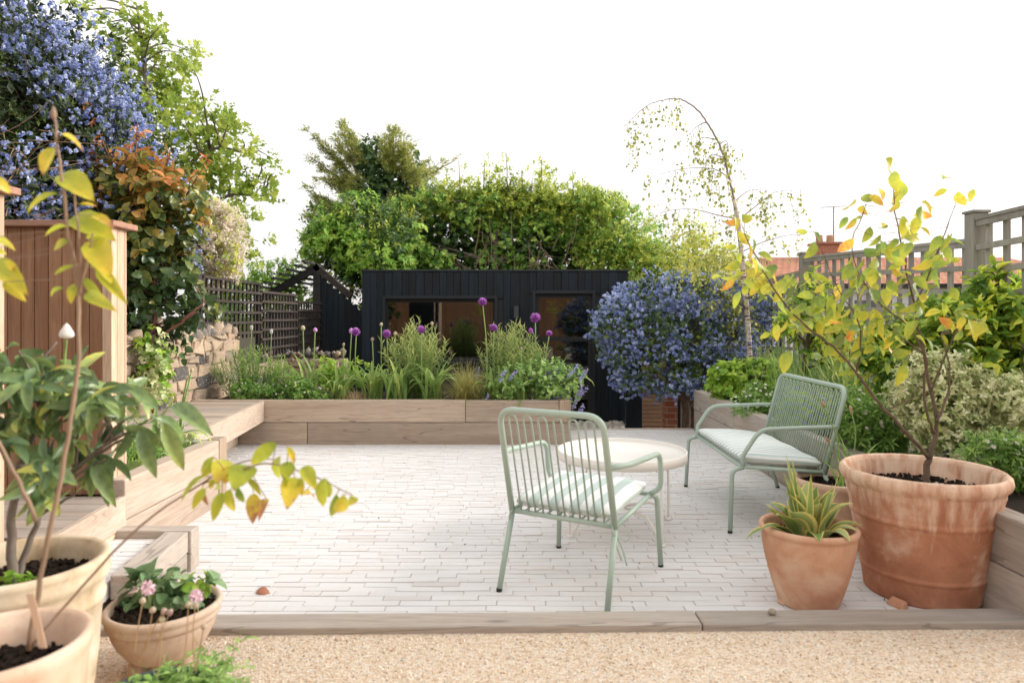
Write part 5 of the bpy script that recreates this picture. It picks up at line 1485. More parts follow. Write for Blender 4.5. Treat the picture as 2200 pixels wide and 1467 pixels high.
for a in [(765, 713, 6.75, 10, 'open', 768, 'purple allium ball in full bloom before the gap left of the shed'), (755, 711, 6.85, 6, 'half', 759, 'half-open purple allium just behind the bloom left of the shed corner'),
          (831, 717, 6.75, 9.5, 'open', 836, 'purple allium before the left edge of the shed window frame'), (905, 708, 6.7, 9.5, 'open', 908, 'purple allium among the grey-green bush in front of the window'),
          (1037, 648, 6.7, 9.5, 'open', 1044, 'tallest purple allium, reaching the top right corner of the shed window'), (1150, 683, 6.75, 11.5, 'open', 1149, 'large pale purple allium before the left side of the glazed door'),
          (1060, 704, 6.8, 9, 'open', 1062, 'purple allium right of the tallest one, left of the wall lamp'), (1140, 711, 6.9, 6, 'half', 1134, 'small half-open purple allium left of the large pale one'),
          (1180, 716, 6.7, 7, 'open', 1172, 'small purple allium before the middle of the glazed door'), (738, 740, 6.7, 3.4, 'bud', 736, 'thin allium stalk with a tiny bud above the straw tuft'), (800, 729, 6.75, 4.2, 'bud', 802, 'closed allium bud between the two blooms before the shed corner'),
          (819, 697, 6.85, 4.0, 'bud', 822, 'closed allium bud standing high at the left edge of the window'), (849, 717, 6.8, 4.4, 'bud', 852, 'pinkish allium bud just right of the bloom at the window frame'), (928, 695, 6.8, 4.0, 'bud', 925, 'closed allium bud above the grey-green bush before the window'),
          (651, 705, 6.75, 5.5, 'bud', 643, 'budding allium before the dark trellis, opening purple at its tip'), (1120, 749, 6.6, 3.2, 'bud', 1116, 'low closed allium bud before the wall between window and door'), (677, 709, 6.75, 5, 'half', 668, 'tall crooked allium stalk with a small purple head by the trellis')]:
    allium(*a)
# feather grass, straw tuft, catmint, daisies
def tuft(name, label, px, d, n, l, mat, w=.004, e0=(.9, 1.5), bend=(.6, 2.2), zb=ZS, spread=.04, cat='grass tuft', group=None):
    x = at(px, 0, d)[0]; e = plant(name, label, cat, (x, d, zb), group)
    B = np.stack((x + spread * rs.normal(size=n), d + spread * rs.normal(size=n), np.full(n, zb)), 1)
    straps('blades', M[mat], e, B, rs.random(n) * 6.28, l * rs.uniform(.6, 1.15, n), w, rs.uniform(*e0, n), rs.uniform(*bend, n), 6, fold=.1, taper=.1)
    return e


tuft('grass_tuft', 'round golden-green tuft of feather grass under the shed window', 1003, 6.68, 950, .47, 'lf_grass', .0035, (.5, 1.5), (.6, 2.4), ZS, .05)
tuft('grass_tuft', 'small dry straw-coloured tuft at the edge of the back planter', 762, 6.56, 220, .19, 'lf_straw', .0035, (.3, 1.4), (.5, 1.6))
D9 = 6.62
cl = px_cl([(1090, 840, 26), (1130, 835, 30), (1170, 830, 30), (1205, 825, 30), (1110, 810, 26), (1150, 800, 26), (1190, 800, 24), (1225, 845, 18), (1080, 860, 12), (1240, 810, 14), (1060, 842, 16)], D9, 1.6)
e = plant('catmint', 'sprawling catmint with lavender flower spikes spilling over the right end of the back planter', 'plant', (at(1160, 0, D9)[0], D9, ZS))
foliage('foliage', M['lf_cat'], e, cl, 520, 6, .07, .033, .75, 'oval', .3, up=.4)
A, B = [], []
for (px, py) in [(1240, 790), (1252, 830), (1262, 800), (1247, 850), (1225, 800), (1233, 820), (1215, 812), (1255, 872), (1262, 835), (1190, 815), (1200, 795), (1180, 800), (1148, 805), (1145, 862), (1070, 862), (1050, 850), (1085, 800), (1030, 795), (1220, 835), (1208, 845), (1228, 858), (1240, 862), (1190, 850), (1165, 812), (1110, 800)]:
    p = at(px, py + 8, D9 - .12 + .15 * rs.normal()); A.append(p - (.06 + .05 * rs.random(), -.04, .10)); B.append(p + (0, 0, .05))
A, B = np.array(A), np.array(B)
sticks('stem_sprays', M['stem_green'], e, A, B, .002, .0012)
i = np.repeat(np.arange(len(A)), 30); t = rs.uniform(.35, 1, len(i))[:, None]
leaf_mesh('blossom', M['fl_lav'], e, A[i] + (B[i] - A[i]) * t, rdir(len(i)) + np.array((0, 0, .3)), rdir(len(i)), .030, .6, 'simple')


def ground_cover(name, label, cl, base, n, mat, L, nfl=0, fl_r=.014, W=.6, k=6, tpl='oval', twig=.06, cat='plant', view=True, group=None, fl='fl_white', kn=.6):
    e = plant(name, label, cat, base, group)
    foliage('foliage', M[mat], e, cl, n, k, twig, L, W, tpl, .3, up=.4)
    if nfl:
        S, Q = clump(cl, nfl * 3, .92)
        kk = (Q[:, 2] > -.2) & (Q[:, 1] < .5); S, Q = S[kk][:nfl], Q[kk][:nfl]; n2 = len(S)
        up = unit(Q * .5 + np.array((0, -.45, .75)) + .25 * rdir(n2)); t0 = unit(np.cross(up, rdir(n2)))
        P = S + up * .03
        leaf_mesh('blossom', M[fl], e, P - t0 * fl_r, t0, up, fl_r * 2, 1.0, 'daisy')
        blobs('blossom', M['fl_yellow'], e, P + up * fl_r * .12, up, fl_r * .28, .6, .02)
        sticks('stem_sprays', M['stem_green'], e, P - up * .06, P, .0012, .001)
    return e


cl = px_cl([(620, 845, 18), (650, 840, 22), (590, 845, 16), (690, 850, 14), (560, 848, 18), (520, 845, 20), (640, 825, 14)], 6.6, 1.2)
ground_cover('daisy_clump', 'low mat with scattered tiny white daisies behind the left edge of the back planter', cl, (at(620, 0, 6.6)[0], 6.6, ZS), 260, 'lf_herb', .035, 26, .011)
cl = px_cl([(700, 790, 26), (720, 830, 24), (745, 800, 20), (770, 800, 20), (690, 820, 24)], 7.1, .9)
ground_cover('hardy_geranium', 'leafy yellow-green clump between the strap leaves left of the shed', cl, (at(720, 0, 7.1)[0], 7.1, ZS), 130, 'lf_geran', .05)
pw = at(580, 716, 6.9)
for (px, py, lab) in ((583, 718, 'creamy white tulip standing before the dark trellis'), (540, 710, 'small white tulip further left before the trellis')):
    h = at(px, py, 6.95); e = plant('tulip', lab, 'flower', (h[0], 6.95, ZS), 'white tulips in the back planter')
    MB().tube(smooth_path([(h[0] + .01, 6.95, ZS), (h[0] - .01, 6.95, (h[2] + ZS) / 2), h], 5), .004, 6).build('stem', M['stem_green'], e)
    n = 7; a = np.arange(n) * 6.28 / n
    leaf_mesh('petals', M['fl_white'], e, np.repeat(h[None], n, 0), np.stack((.35 * np.cos(a), .35 * np.sin(a), np.ones(n)), 1), -np.stack((np.cos(a), np.sin(a), 0 * a), 1), .055, .6, 'petal')

# ================================================================== chives planter at the left
cl = [(-2.35, 3.9, .36, .25, .40), (-2.1, 3.75, .36, .16, .35), (-2.1, 4.15, .36, .14, .2), (-2.05, 3.5, .34, .10, .15)]
e = ground_cover('chive_clump', 'fine grassy green growth filling the short planter beside the cedar store', cl, (-2.2, 3.9, .34), 500, 'lf_herb', .055, 0, W=.16, tpl='simple')
n = 260
straps('blades', M['lf_geran'], e, np.stack((rs.uniform(-2.5, -1.99, n), rs.uniform(3.5, 4.34, n), np.full(n, .34)), 1), rs.random(n) * 6.28, rs.uniform(.10, .22, n), .005, rs.uniform(.9, 1.5, n), rs.uniform(.2, 1.4, n), 4)
e = plant('allium_leaves', 'strap leaves arching over the end of the short planter', 'plant', (-2.05, 4.25, .34))
straps('leaves', M['lf_strap'], e, [(-2.15, 4.25, .34), (-2.12, 4.2, .34), (-2.2, 4.28, .34), (-2.1, 4.3, .34), (-2.2, 4.2, .34)], [.0, -.5, .8, .1, 2.0], [.38, .42, .35, .3, .36], .032, [1.1, 1.0, 1.3, 1.2, 1.35], [2.6, 2.2, 1.6, 3.0, 1.0], 10, rnd=np.array([.4, .75, .5, .9, .3]))
for (px, py, lab) in ((412, 795, 'bulb stalk with a tiny mauve bud before the stone wall'), (402, 812, 'shorter bulb stalk beside the first one at the wall')):
    h = at(px, py, 4.3); b = (-2.08, 4.28, .34); e = plant('allium', lab, 'flower', b)
    MB().tube(smooth_path([b, (np.array(b) + h) / 2 + (-.02, 0, 0), h], 5), .005, 6).build('stem', M['stem_green'], e)
    blobs('bud', M['fl_bud'], e, [h], [(0, 0, 1)], .011, 1.4, .05, ICO2)

# ================================================================== right raised bed
ZR = .36
cl = px_cl([(1560, 815, 30), (1600, 815, 32), (1640, 810, 32), (1565, 850, 24), (1610, 845, 26), (1670, 820, 24), (1540, 840, 16)], 6.6, 1.2)
ground_cover('hardy_geranium', 'mound of fresh green lobed leaves at the far end of the right planter', cl, (2.3, 6.6, ZR), 520, 'lf_geran', .055, 8, .016, .85, tpl='oval')
cl = px_cl([(1600, 870, 22), (1640, 880, 26), (1680, 880, 26), (1630, 850, 22), (1660, 905, 20), (1700, 900, 24)], 5.7, 1.3)
ground_cover('daisy_clump', 'mat of white daisies spilling over the planter wall beyond the bench', cl, (2.2, 5.7, ZR), 420, 'lf_herb', .04, 95, .013, .4, tpl='simple')
cl = px_cl([(1720, 880, 36), (1760, 900, 40), (1700, 930, 32), (1790, 940, 36), (1745, 950, 34), (1680, 960, 20)], 5.0, 1.1)
ground_cover('spurge_clump', 'lime green leafy clump seen through the wires of the bench back', cl, (2.35, 5.0, ZR), 480, 'lf_geran', .05, 12, .014, .5, tpl='oval')
cl = px_cl([(1840, 880, 36), (1880, 910, 38), (1850, 930, 36), (1900, 940, 36), (1950, 960, 30), (1860, 965, 26), (1820, 900, 26), (1930, 920, 30)], 4.1, 1.1)
ground_cover('daisy_clump', 'dark green mat dotted with white daisies right of the bench, behind the large pot', cl, (2.3, 4.1, ZR), 700, 'lf_herb', .045, 60, .013, .3, tpl='simple')
cl = px_cl([(2185, 985, 40), (2230, 1010, 50), (2215, 1050, 40), (2160, 975, 26), (2240, 1075, 34), (2110, 965, 26)], 3.3, .8)
ground_cover('daisy_clump', 'daisy mat at the near end of the right planter, beside the large pot rim', cl, (2.2, 3.0, ZR), 520, 'lf_herb', .04, 42, .013, .35, tpl='simple')
tuft('grass_tuft', 'pale arching grass heads beside the birch stem', 1640, 6.5, 40, .55, 'lf_straw', .006, (1.2, 1.5), (1.2, 2.6), ZR)
tuft('grass_tuft', 'dark spiky green grasses behind the far end of the bench', 1720, 6.2, 260, .55, 'lf_herb', .009, (1.1, 1.55), (.1, .8), ZR, .16)
tuft('flax_clump', 'striped arching flax leaves between the bench and the cream shrub', 1850, 5.3, 90, .75, 'lf_strap', .02, (1.1, 1.5), (.5, 1.8), ZR, .09)
tuft('flax_clump', 'narrow striped leaves rising behind the bench corner', 1790, 5.6, 80, .6, 'lf_lin', .014, (1.0, 1.5), (.4, 1.6), ZR, .1)
# cream-variegated shrub
cl = px_cl([(1960, 840, 34), (1990, 800, 28), (2030, 830, 40), (2080, 840, 44), (2120, 870, 50), (2170, 870, 56), (1980, 880, 38), (2030, 890, 46), (2080, 910, 48), (2140, 930, 46), (2000, 930, 34), (2060, 950, 34), (2200, 930, 40), (1940, 850, 20), (1930, 820, 14), (2010, 780, 14), (2050, 800, 26)], 3.75, .8, .06)
b0 = np.array((2.5, 3.8, ZR))
e = woody('pittosporum_shrub', 'cream and green variegated shrub behind the large pot', 'shrub', b0, cl, 'bark', r=.022, br=.008, bt=.002)
foliage('foliage', M['lf_pitt'], e, cl, 1150, 9, .07, .034, .5, 'oval', .5, up=.3, rnd=lambda P, r: r * .9 + .05)
# glossy yellow-green shrubs along the fence
def choisya(label, lst, d, n, L=.095, base_x=2.6):
    lst = [(a, b + (34 if d < 4.5 else 10), r * .9) for a, b, r in lst]
    cl = px_cl(lst, d, .75, .06); b0 = np.array((base_x, d, ZR))
    e = woody('choisya_shrub', label, 'shrub', b0, cl, 'bark', r=.025, br=.011, bt=.004, group='glossy shrubs along the trellis')
    foliage('foliage', M['lf_choi'], e, cl, n, 8, .10, L, .36, 'oval', .55, up=.45, rnd=lambda P, r: np.clip(r * 1.05 + .15 * rs.normal(size=len(r)), 0, 1))
choisya('large glossy yellow-green shrub against the trellis at the right edge of the photo', [(2140, 600, 34), (2170, 640, 40), (2120, 660, 44), (2070, 690, 44), (2020, 660, 36), (2180, 710, 50), (2110, 730, 50), (2050, 740, 44), (2000, 720, 40), (2160, 780, 48), (2090, 790, 44), (2200, 650, 40), (1990, 680, 24), (2150, 570, 14), (2200, 770, 40), (2035, 640, 14), (2150, 560, 10)], 4.05, 400)
choisya('glossy shrub before the middle trellis panel, behind the yellow-leaved tree', [(1930, 720, 34), (1900, 745, 34), (1970, 740, 40), (1985, 700, 22), (1945, 790, 40), (1890, 790, 36), (2010, 780, 36)], 4.9, 210, .09)
choisya('smaller yellow-green shrub beside the far trellis post', [(1745, 630, 24), (1770, 680, 30), (1720, 660, 24), (1790, 720, 30), (1740, 720, 28), (1690, 690, 22), (1755, 600, 14), (1830, 700, 28), (1800, 760, 34)], 6.0, 190, .085)
e = bushy('rosemary_bush', 'dark narrow-leaved bush in the shade below the birch', 1690, 6.7, 130, 735, 45, 'lf_herb', .06, .12, None, ZR)
bushy('wallflower', 'bright fine-leaved plant at the foot of the trellis behind the bench', 1640, 7.0, 90, 740, 26, 'lf_lin', .06, .14, None, ZR)

# ================================================================== potted plants
# ---- small yellow-leaved tree in the large pot
D10 = 3.0
b0 = np.array((BPC[0] + .02, D10, .43))
e = plant('potted_magnolia', 'small open tree with yellow and orange leaves growing in the large terracotta pot', 'tree', b0)
B_ = lambda lst, dd=0.0: [at(px, py, D10 + dd * k / max(len(lst) - 1, 1)) for k, (px, py) in enumerate(lst)]
main = [(1990, 1032), (1993, 1000), (1996, 985)]
br_ = [([(1996, 985), (1940, 920), (1890, 868), (1840, 800), (1790, 745), (1720, 690), (1650, 600), (1600, 500)], -.25, .0105, .003), ([(1996, 985), (2008, 940), (2012, 900), (2000, 840), (1985, 760), (1965, 660), (1945, 560), (1925, 470), (1920, 380)], .1, .013, .0022),
       ([(2012, 905), (2028, 870), (2040, 820), (2034, 760), (2020, 720)], .15, .008, .003), ([(2008, 930), (1990, 880), (1985, 820), (1990, 770), (1950, 700), (1880, 640), (1830, 540), (1860, 440)], -.2, .008, .002), ([(1900, 885), (1950, 860), (1985, 845)], .1, .005, .002),
       ([(2000, 840), (2025, 780), (2050, 720), (2070, 690), (2110, 690)], -.1, .006, .002), ([(1965, 660), (2000, 580), (2030, 500), (2060, 420)], .1, .005, .0015), ([(1840, 800), (1850, 740), (1840, 680), (1800, 620), (1750, 500)], .1, .006, .0015), ([(1985, 760), (1930, 720), (1900, 690)], -.1, .005, .002)]
ps = [([at(1988, 1045, D10), at(1992, 1000, D10), at(1996, 985, D10)], .0155, .012)] + [(B_(l, dd), a * .8, b * .7) for l, dd, a, b in br_]
limbs('trunk', M['bark'], e, ps, 8)
tip = [(1600, 600, 40, 20), (1625, 565, 34, 14), (1605, 505, 22, 6), (1590, 470, 16, 3), (1660, 600, 30, 6), (1700, 640, 40, 8), (1740, 680, 46, 12), (1690, 580, 34, 4), (1790, 730, 46, 12), (1820, 620, 50, 12), (1860, 580, 46, 12), (1910, 540, 46, 13), (1940, 500, 40, 9), (1960, 460, 34, 6),
       (2000, 560, 50, 12), (2035, 510, 30, 7), (1850, 700, 50, 14), (1900, 700, 60, 16), (1830, 765, 46, 12), (1920, 760, 46, 10), (1975, 640, 46, 10), (2060, 690, 38, 14), (2100, 690, 24, 8), (1945, 420, 26, 4), (1860, 430, 22, 4), (1830, 480, 26, 4), (1750, 500, 16, 3), (1880, 500, 30, 5), (1980, 440, 26, 3), (2050, 430, 40, 4), (2080, 420, 20, 2), (1890, 400, 40, 3), (1925, 370, 16, 2), (2000, 880, 16, 2), (1770, 640, 40, 6), (1740, 600, 26, 3), (1690, 700, 40, 5), (1880, 640, 50, 8), (1940, 600, 50, 8), (1960, 700, 50, 6)]
P, Dd, rn = [], [], []
for (px, py, r, n) in tip:
    n = int(round(n * .98))
    for _ in range(n):
        q = at(px + r * rs.normal() * .5, py + r * rs.normal() * .5, D10 + .16 * rs.normal())
        P.append(q); Dd.append(unit(np.array((rs.normal() * .7, rs.normal() * .5, -.75 + .6 * rs.normal()))))
        rn.append(np.clip(.30 + .29 * rs.normal() + (.28 if py < 500 else 0) + (.08 if px < 1720 else 0), 0, 1))
n = len(P); P = np.array(P); Dd = np.array(Dd)
leaf_mesh('leaves', M['lf_magn'], e, P, Dd, rdir(n) + np.array((0, -.7, .2)), rs.uniform(.05, .095, n), rs.uniform(.42, .62, n), 'big', np.array(rn))
near = np.array([p for l, dd, a, b in br_ for p in smooth_path(B_(l, dd), 6)])
j = [int(np.argmin(np.linalg.norm(near - p, axis=1))) for p in P]
sel = [k for k in range(n) if np.linalg.norm(near[j[k]] - P[k]) < .22]
sticks('twig_sprays', M['stem_tan'], e, near[[j[k] for k in sel]], P[sel], .0011, .0007)

# ---- variegated strap plant in the small pot
e = plant('variegated_strap_plant', 'rosette of yellow-edged strap leaves in the smaller terracotta pot', 'plant', (SPC[0], SPC[1], .24))
n = 28
az = rs.random(n) * 6.28; inn = rs.random(n)
B = np.stack((SPC[0] + .06 * np.cos(az) * inn, SPC[1] + .06 * np.sin(az) * inn, np.full(n, .262)), 1)
def edged(name, B, az, L, W, e0, bend):
    """strap leaves with a yellow margin: the margin strip is part of each leaf"""
    N = len(B); ns = 9; t = np.linspace(0, 1, ns + 1)
    e_ = e0[:, None] - bend[:, None] * t[None] ** 1.5; st = (L / ns)[:, None]
    h = np.cumsum(np.concatenate((np.zeros((N, 1)), np.cos(e_[:, :-1]) * st), 1), 1); z = np.cumsum(np.concatenate((np.zeros((N, 1)), np.sin(e_[:, :-1]) * st), 1), 1)
    dx, dy = np.cos(az)[:, None], np.sin(az)[:, None]
    mid = np.stack((B[:, 0:1] + h * dx, B[:, 1:2] + h * dy, B[:, 2:3] + z), 2); sd = np.stack((-dy + 0 * h, dx + 0 * h, 0 * h), 2); nr = np.stack((-np.sin(e_) * dx, -np.sin(e_) * dy, np.cos(e_)), 2)
    wd = W[:, None] * (.6 + .4 * np.minimum(t / .35, 1)) * np.clip(1 - np.maximum((t - .4) / .6, 0) ** 2, 0, 1)[None]
    cols = [(-.5, .2, 1), (-.38, .14, .6), (-.36, .13, 0), (0, 0, 0), (.36, .13, 0), (.38, .14, .6), (.5, .2, 1)]
    V = np.stack([mid + sd * (wd * c)[..., None] + nr * (wd * f)[..., None] for c, f, _ in cols], 2).reshape(N, -1, 3)
    k = len(cols); f = []
    for i in range(ns):
        for c in range(k - 1):
            a = i * k + c; f += [(a, a + k, a + k + 1), (a, a + k + 1, a + 1)]
    T = (np.array(f)[None] + (np.arange(N) * (ns + 1) * k)[:, None, None]).reshape(-1, 3)
    me = raw_mesh(name, V.reshape(-1, 3), T, np.repeat(rs.random(N), (ns + 1) * k), smooth=True, uv=np.tile([c[2] for c in cols], N * (ns + 1)))
    return link(me, name, M['agave'], e)
edged('leaves', B, az, rs.uniform(.15, .26, n), rs.uniform(.075, .115, n), np.where(inn < .5, 1.45, 1.15) + .1 * rs.normal(size=n), np.where(inn < .5, .2, .8) + .45 * rs.random(n))
az2 = np.array([3.5, 3.2, 2.9, 4.5, 5.1, 5.6, 6.1]); B2 = np.tile((SPC[0], SPC[1], .275), (7, 1)) + np.stack((.07 * np.cos(az2), .07 * np.sin(az2), 0 * az2), 1)
n = 9; az3 = rs.random(n) * 6.28; B3 = np.stack((SPC[0] + .05 * np.cos(az3), SPC[1] + .05 * np.sin(az3), np.full(n, .25)), 1)
edged('leaves', B3, az3, rs.uniform(.26, .36, n), rs.uniform(.018, .032, n), rs.uniform(1.35, 1.5, n), rs.uniform(.0, .25, n))
edged('leaves', B2, az2, np.array([.20, .22, .17, .16, .17, .15, .18]), np.array([.05, .045, .05, .07, .07, .06, .05]), np.array([.75, .5, 1.1, .9, .95, 1.0, .9]), np.array([1.3, 1.6, .6, 1.7, 1.9, 1.6, 1.8]))
# lily stalk beside it
e = plant('iris_stalk', 'thin flower stalks with brown buds between the small pot and the bench', 'plant', (1.62, 3.55, .3))
for (pts) in ([(1835, 1010), (1800, 940), (1768, 868)], [(1832, 1000), (1838, 930), (1828, 880)], [(1830, 1010), (1790, 970), (1778, 945)]):
    q = [at(*p, 3.5) for p in pts]; MB().tube(smooth_path(q, 6), .003, 6).build('stem', M['stem_green'], e); blobs('bud', M['lf_straw'], e, [q[-1]], [q[-1] - q[-2]], .008, 2.6, .08, ICO2)
e = tuft('iris_leaves', 'green blades rising from the pale pot behind the two terracotta pots', 1826, 3.64, 22, .34, 'lf_herb', .014, (.9, 1.45), (.3, 1.5), .28, .05)

# ---- evergreen in the cream pot
D11 = 1.92
b0 = np.array((CPC[0], CPC[1], .42))
e = plant('evergreen_shrub', 'big-leaved glossy evergreen with one white bud growing in the tall cream pot', 'shrub', b0)
lst = [(40, 755, 46), (120, 735, 44), (30, 850, 60), (110, 830, 66), (200, 835, 50), (80, 920, 60), (170, 920, 60), (240, 900, 46), (290, 890, 34), (330, 895, 24), (225, 985, 40), (40, 1000, 44), (150, 1000, 40), (200, 1030, 24), (10, 930, 50), (330, 930, 24)]
cl = px_cl(lst, D11, .7, .07)
stm = [[at(30, 1260, 1.93), at(25, 1150, 1.93), at(40, 1020, 1.93), at(90, 900, 1.93)], [at(35, 1258, 1.95), at(60, 1170, 1.97), at(80, 1090, 1.97), at(0, 960, 1.95), at(-40, 880, 1.95)], [at(78, 1100, 1.96), at(110, 1060, 1.9), at(180, 990, 1.9), at(260, 930, 1.88)]]
limbs('trunk', M['bark_grey'], e, [(stm[0], .014, .007), (stm[1], .010, .005), (stm[2], .007, .004)] + reach(np.vstack([smooth_path(s_, 5) for s_ in stm]), cl, .005, .0025), 8)
foliage('foliage', M['lf_cam'], e, cl, 62, 5, .07, .092, .34, 'big', .35, up=.1, hang=.5, lvar=.16, rnd=lambda P, r: np.clip(r * 1.05 - .05 + .12 * rs.normal(size=len(r)), 0, 1))
L_ = [((262, 870), (205, 930)), ((330, 895), (420, 940)), ((350, 905), (395, 1010)), ((300, 920), (330, 1020)), ((370, 870), (440, 905)), ((300, 870), (180, 855)), ((240, 980), (215, 1090)), ((200, 990), (240, 1075)), ((340, 880), (270, 815))]
P = np.array([at(*a, D11 - .02) for a, b in L_]); Q = np.array([at(*b, D11 - .05 + .05 * rs.normal()) for a, b in L_])
leaf_mesh('foliage', M['lf_cam'], e, P, Q - P, np.tile((.1, -.7, .7), (len(P), 1)), np.linalg.norm(Q - P, axis=1), .30, 'big', rs.uniform(.3, .75, len(P)))
bd = at(143, 725, 1.88); n = 8; a = np.arange(n) * 6.28 / n
MB().tube(smooth_path([at(138, 800, 1.9), at(140, 760, 1.9), bd - (0, 0, .008)], 4), .003, 6).build('flower_stalk', M['stem_green'], e)
MB().lathe([(0, -.004), (.014, 0), (.018, .006), (.0155, .016), (.006, .034), (0, .040)], 14, bd, .05).build('flower_bud', M['fl_white'], e)
gs = at(66, 1220, 1.93)
e = plant('seedling', 'small bright green seedling on the compost of the cream pot', 'plant', (gs[0], 1.93, .43))
foliage('foliage', M['lf_geran'], e, [(gs[0], 1.88, .455, .035)], 12, 5, .02, .022, .8, 'oval', .2, up=.6)

# ---- thin-stemmed yellow shrub in the front pot
D12 = 1.47
b0 = np.array((FPC[0] + .03, FPC[1], .40))
e = plant('potted_magnolia', 'thin-stemmed shrub with drooping yellow-green leaves growing in the lower left pot', 'shrub', b0)
up1 = [at(62, 1395, D12), at(95, 1200, D12), at(140, 980, D12), at(165, 800, D12), at(168, 640, D12), at(145, 480, D12), at(128, 350, D12), at(115, 250, D12)]
up2 = [at(166, 650, D12), at(172, 560, D12), at(165, 470, D12), at(158, 400, D12)]
up3 = [at(168, 640, D12), at(185, 570, D12), at(200, 500, D12)]
rt1 = [at(65, 1390, D12), at(150, 1290, D12 + .03), at(300, 1130, D12 + .08), at(430, 1040, D12 + .12), at(500, 1000, D12 + .14), at(560, 985, D12 + .15), at(600, 990, D12 + .16)]
rt2 = [at(430, 1040, D12 + .12), at(520, 1010, D12 + .1), at(570, 996, D12 + .1), at(640, 1010, D12 + .1), at(690, 1030, D12 + .1), at(755, 1062, D12 + .1)]
lf1 = [at(60, 1380, D12), at(80, 1200, D12 - .03), at(40, 1050, D12 - .06), at(-10, 920, D12 - .08)]
lf2 = [at(78, 1120, D12), at(30, 1010, D12), at(-30, 900, D12)]
limbs('stems', M['stem_tan'], e, [(up1, .0055, .0026), (up2, .003, .0018), (up3, .003, .0018), (rt1, .0032, .0013), (rt2, .0022, .0012), (lf2, .0045, .003)], 8)
MB().lathe([(0, -.008), (.006, 0), (.0065, .008), (.003, .02), (0, .024)], 10, at(115, 252, D12)).build('bud', M['stem_tan'], e)
c6 = lambda q: (360 + q[0] / 3.668, 920 + q[1] / 3.668)
c1 = lambda q: (q[0] / 2.934, q[1] / 2.934)
c2 = lambda q: (q[0] / 2.935, 400 + q[1] / 2.935)
LV = [(c6(a), c6(b), .1, w_, r_) for a, b, w_, r_ in [((300, 370), (70, 515), .36, .35), ((370, 225), (255, 315), .4, .3), ((385, 265), (270, 370), .5, .5), ((455, 250), (400, 350), .6, .7), ((495, 300), (440, 420), .8, .75), ((450, 350), (345, 445), .75, .2), ((300, 470), (190, 610), .45, .55), ((270, 470), (300, 605), .3, .97),
      ((430, 500), (355, 700), .4, .45), ((500, 475), (470, 680), .5, .6), ((555, 460), (585, 605), .38, .15), ((640, 290), (535, 400), .8, .35), ((610, 350), (535, 460), .6, .55), ((860, 110), (640, 280), .42, .4), ((630, 390), (730, 505), .28, .45), ((680, 510), (670, 710), .5, .9), ((780, 555), (730, 640), .25, .98),
      ((890, 215), (825, 430), .33, .4), ((940, 140), (1020, 280), .3, .8), ((970, 260), (920, 380), .8, .3), ((960, 380), (905, 515), .42, .5), ((1000, 385), (955, 535), .55, .72), ((1050, 390), (1045, 510), .5, .6), ((1070, 300), (1145, 415), .45, .5), ((1110, 470), (1115, 585), .35, .9), ((1240, 390), (1190, 620), .45, .4), ((1200, 470), (1185, 560), .4, .7),
      ((1330, 515), (1305, 715), .38, .2), ((1390, 520), (1345, 705), .5, .72), ((1440, 530), (1485, 625), .55, .6), ((1250, 400), (1275, 560), .4, .5), ((380, 400), (310, 470), .6, .6)]]
LV += [(c1(a), c1(b), 0, w_, r_) for a, b, w_, r_ in [((385, 845), (550, 920), .42, .8), ((345, 930), (235, 1060), .55, .75), ((385, 1100), (530, 1170), .5, .55), ((365, 1220), (130, 1290), .26, .55), ((455, 1370), (650, 1430), .5, .45), ((435, 1430), (300, 1430), .26, .45), ((580, 1360), (695, 1385), .35, .85), ((500, 1290), (600, 1280), .35, .8), ((-60, 1110), (70, 1200), .5, .75)]]
LV += [(c2(a), c2(b), 0, w_, r_) for a, b, w_, r_ in [((430, 350), (320, 380), .7, .55), ((545, 330), (700, 325), .3, .6), ((580, 340), (650, 480), .5, .7), ((555, 465), (705, 550), .4, .5), ((620, 520), (735, 655), .25, .5), ((470, 500), (320, 545), .2, .4), ((530, 580), (620, 690), .35, .4), ((480, 615), (425, 720), .55, .6), ((540, 680), (655, 725), .3, .5), ((400, 640), (275, 680), .22, .35),
      ((-60, 330), (125, 375), .4, .6), ((-60, 470), (100, 570), .35, .55), ((20, 605), (130, 690), .35, .65), ((30, 460), (110, 540), .4, .8), ((-40, 400), (40, 420), .5, .5)]]
P = np.array([at(*a, D12 + dd + .02 * rs.normal()) for a, b, dd, _, _ in LV]); Q = np.array([at(*b, D12 + dd + .03 * rs.normal()) for a, b, dd, _, _ in LV])
nl = len(LV)
leaf_mesh('leaves', M['lf_magn_red'], e, P, Q - P, np.tile((.15, -.8, .45), (nl, 1)) + .22 * rs.normal(size=(nl, 3)), np.linalg.norm(Q - P, axis=1) * 1.05, np.array([v[3] for v in LV]), 'big', np.array([v[4] for v in LV]))
near = np.vstack([smooth_path(q, 8) for q in (up1, up2, up3, rt1, rt2, lf2)])
j = [int(np.argmin(np.linalg.norm(near - p, axis=1))) for p in P]
sticks('stalk_sprays', M['stem_tan'], e, near[j], P, .0014, .001)

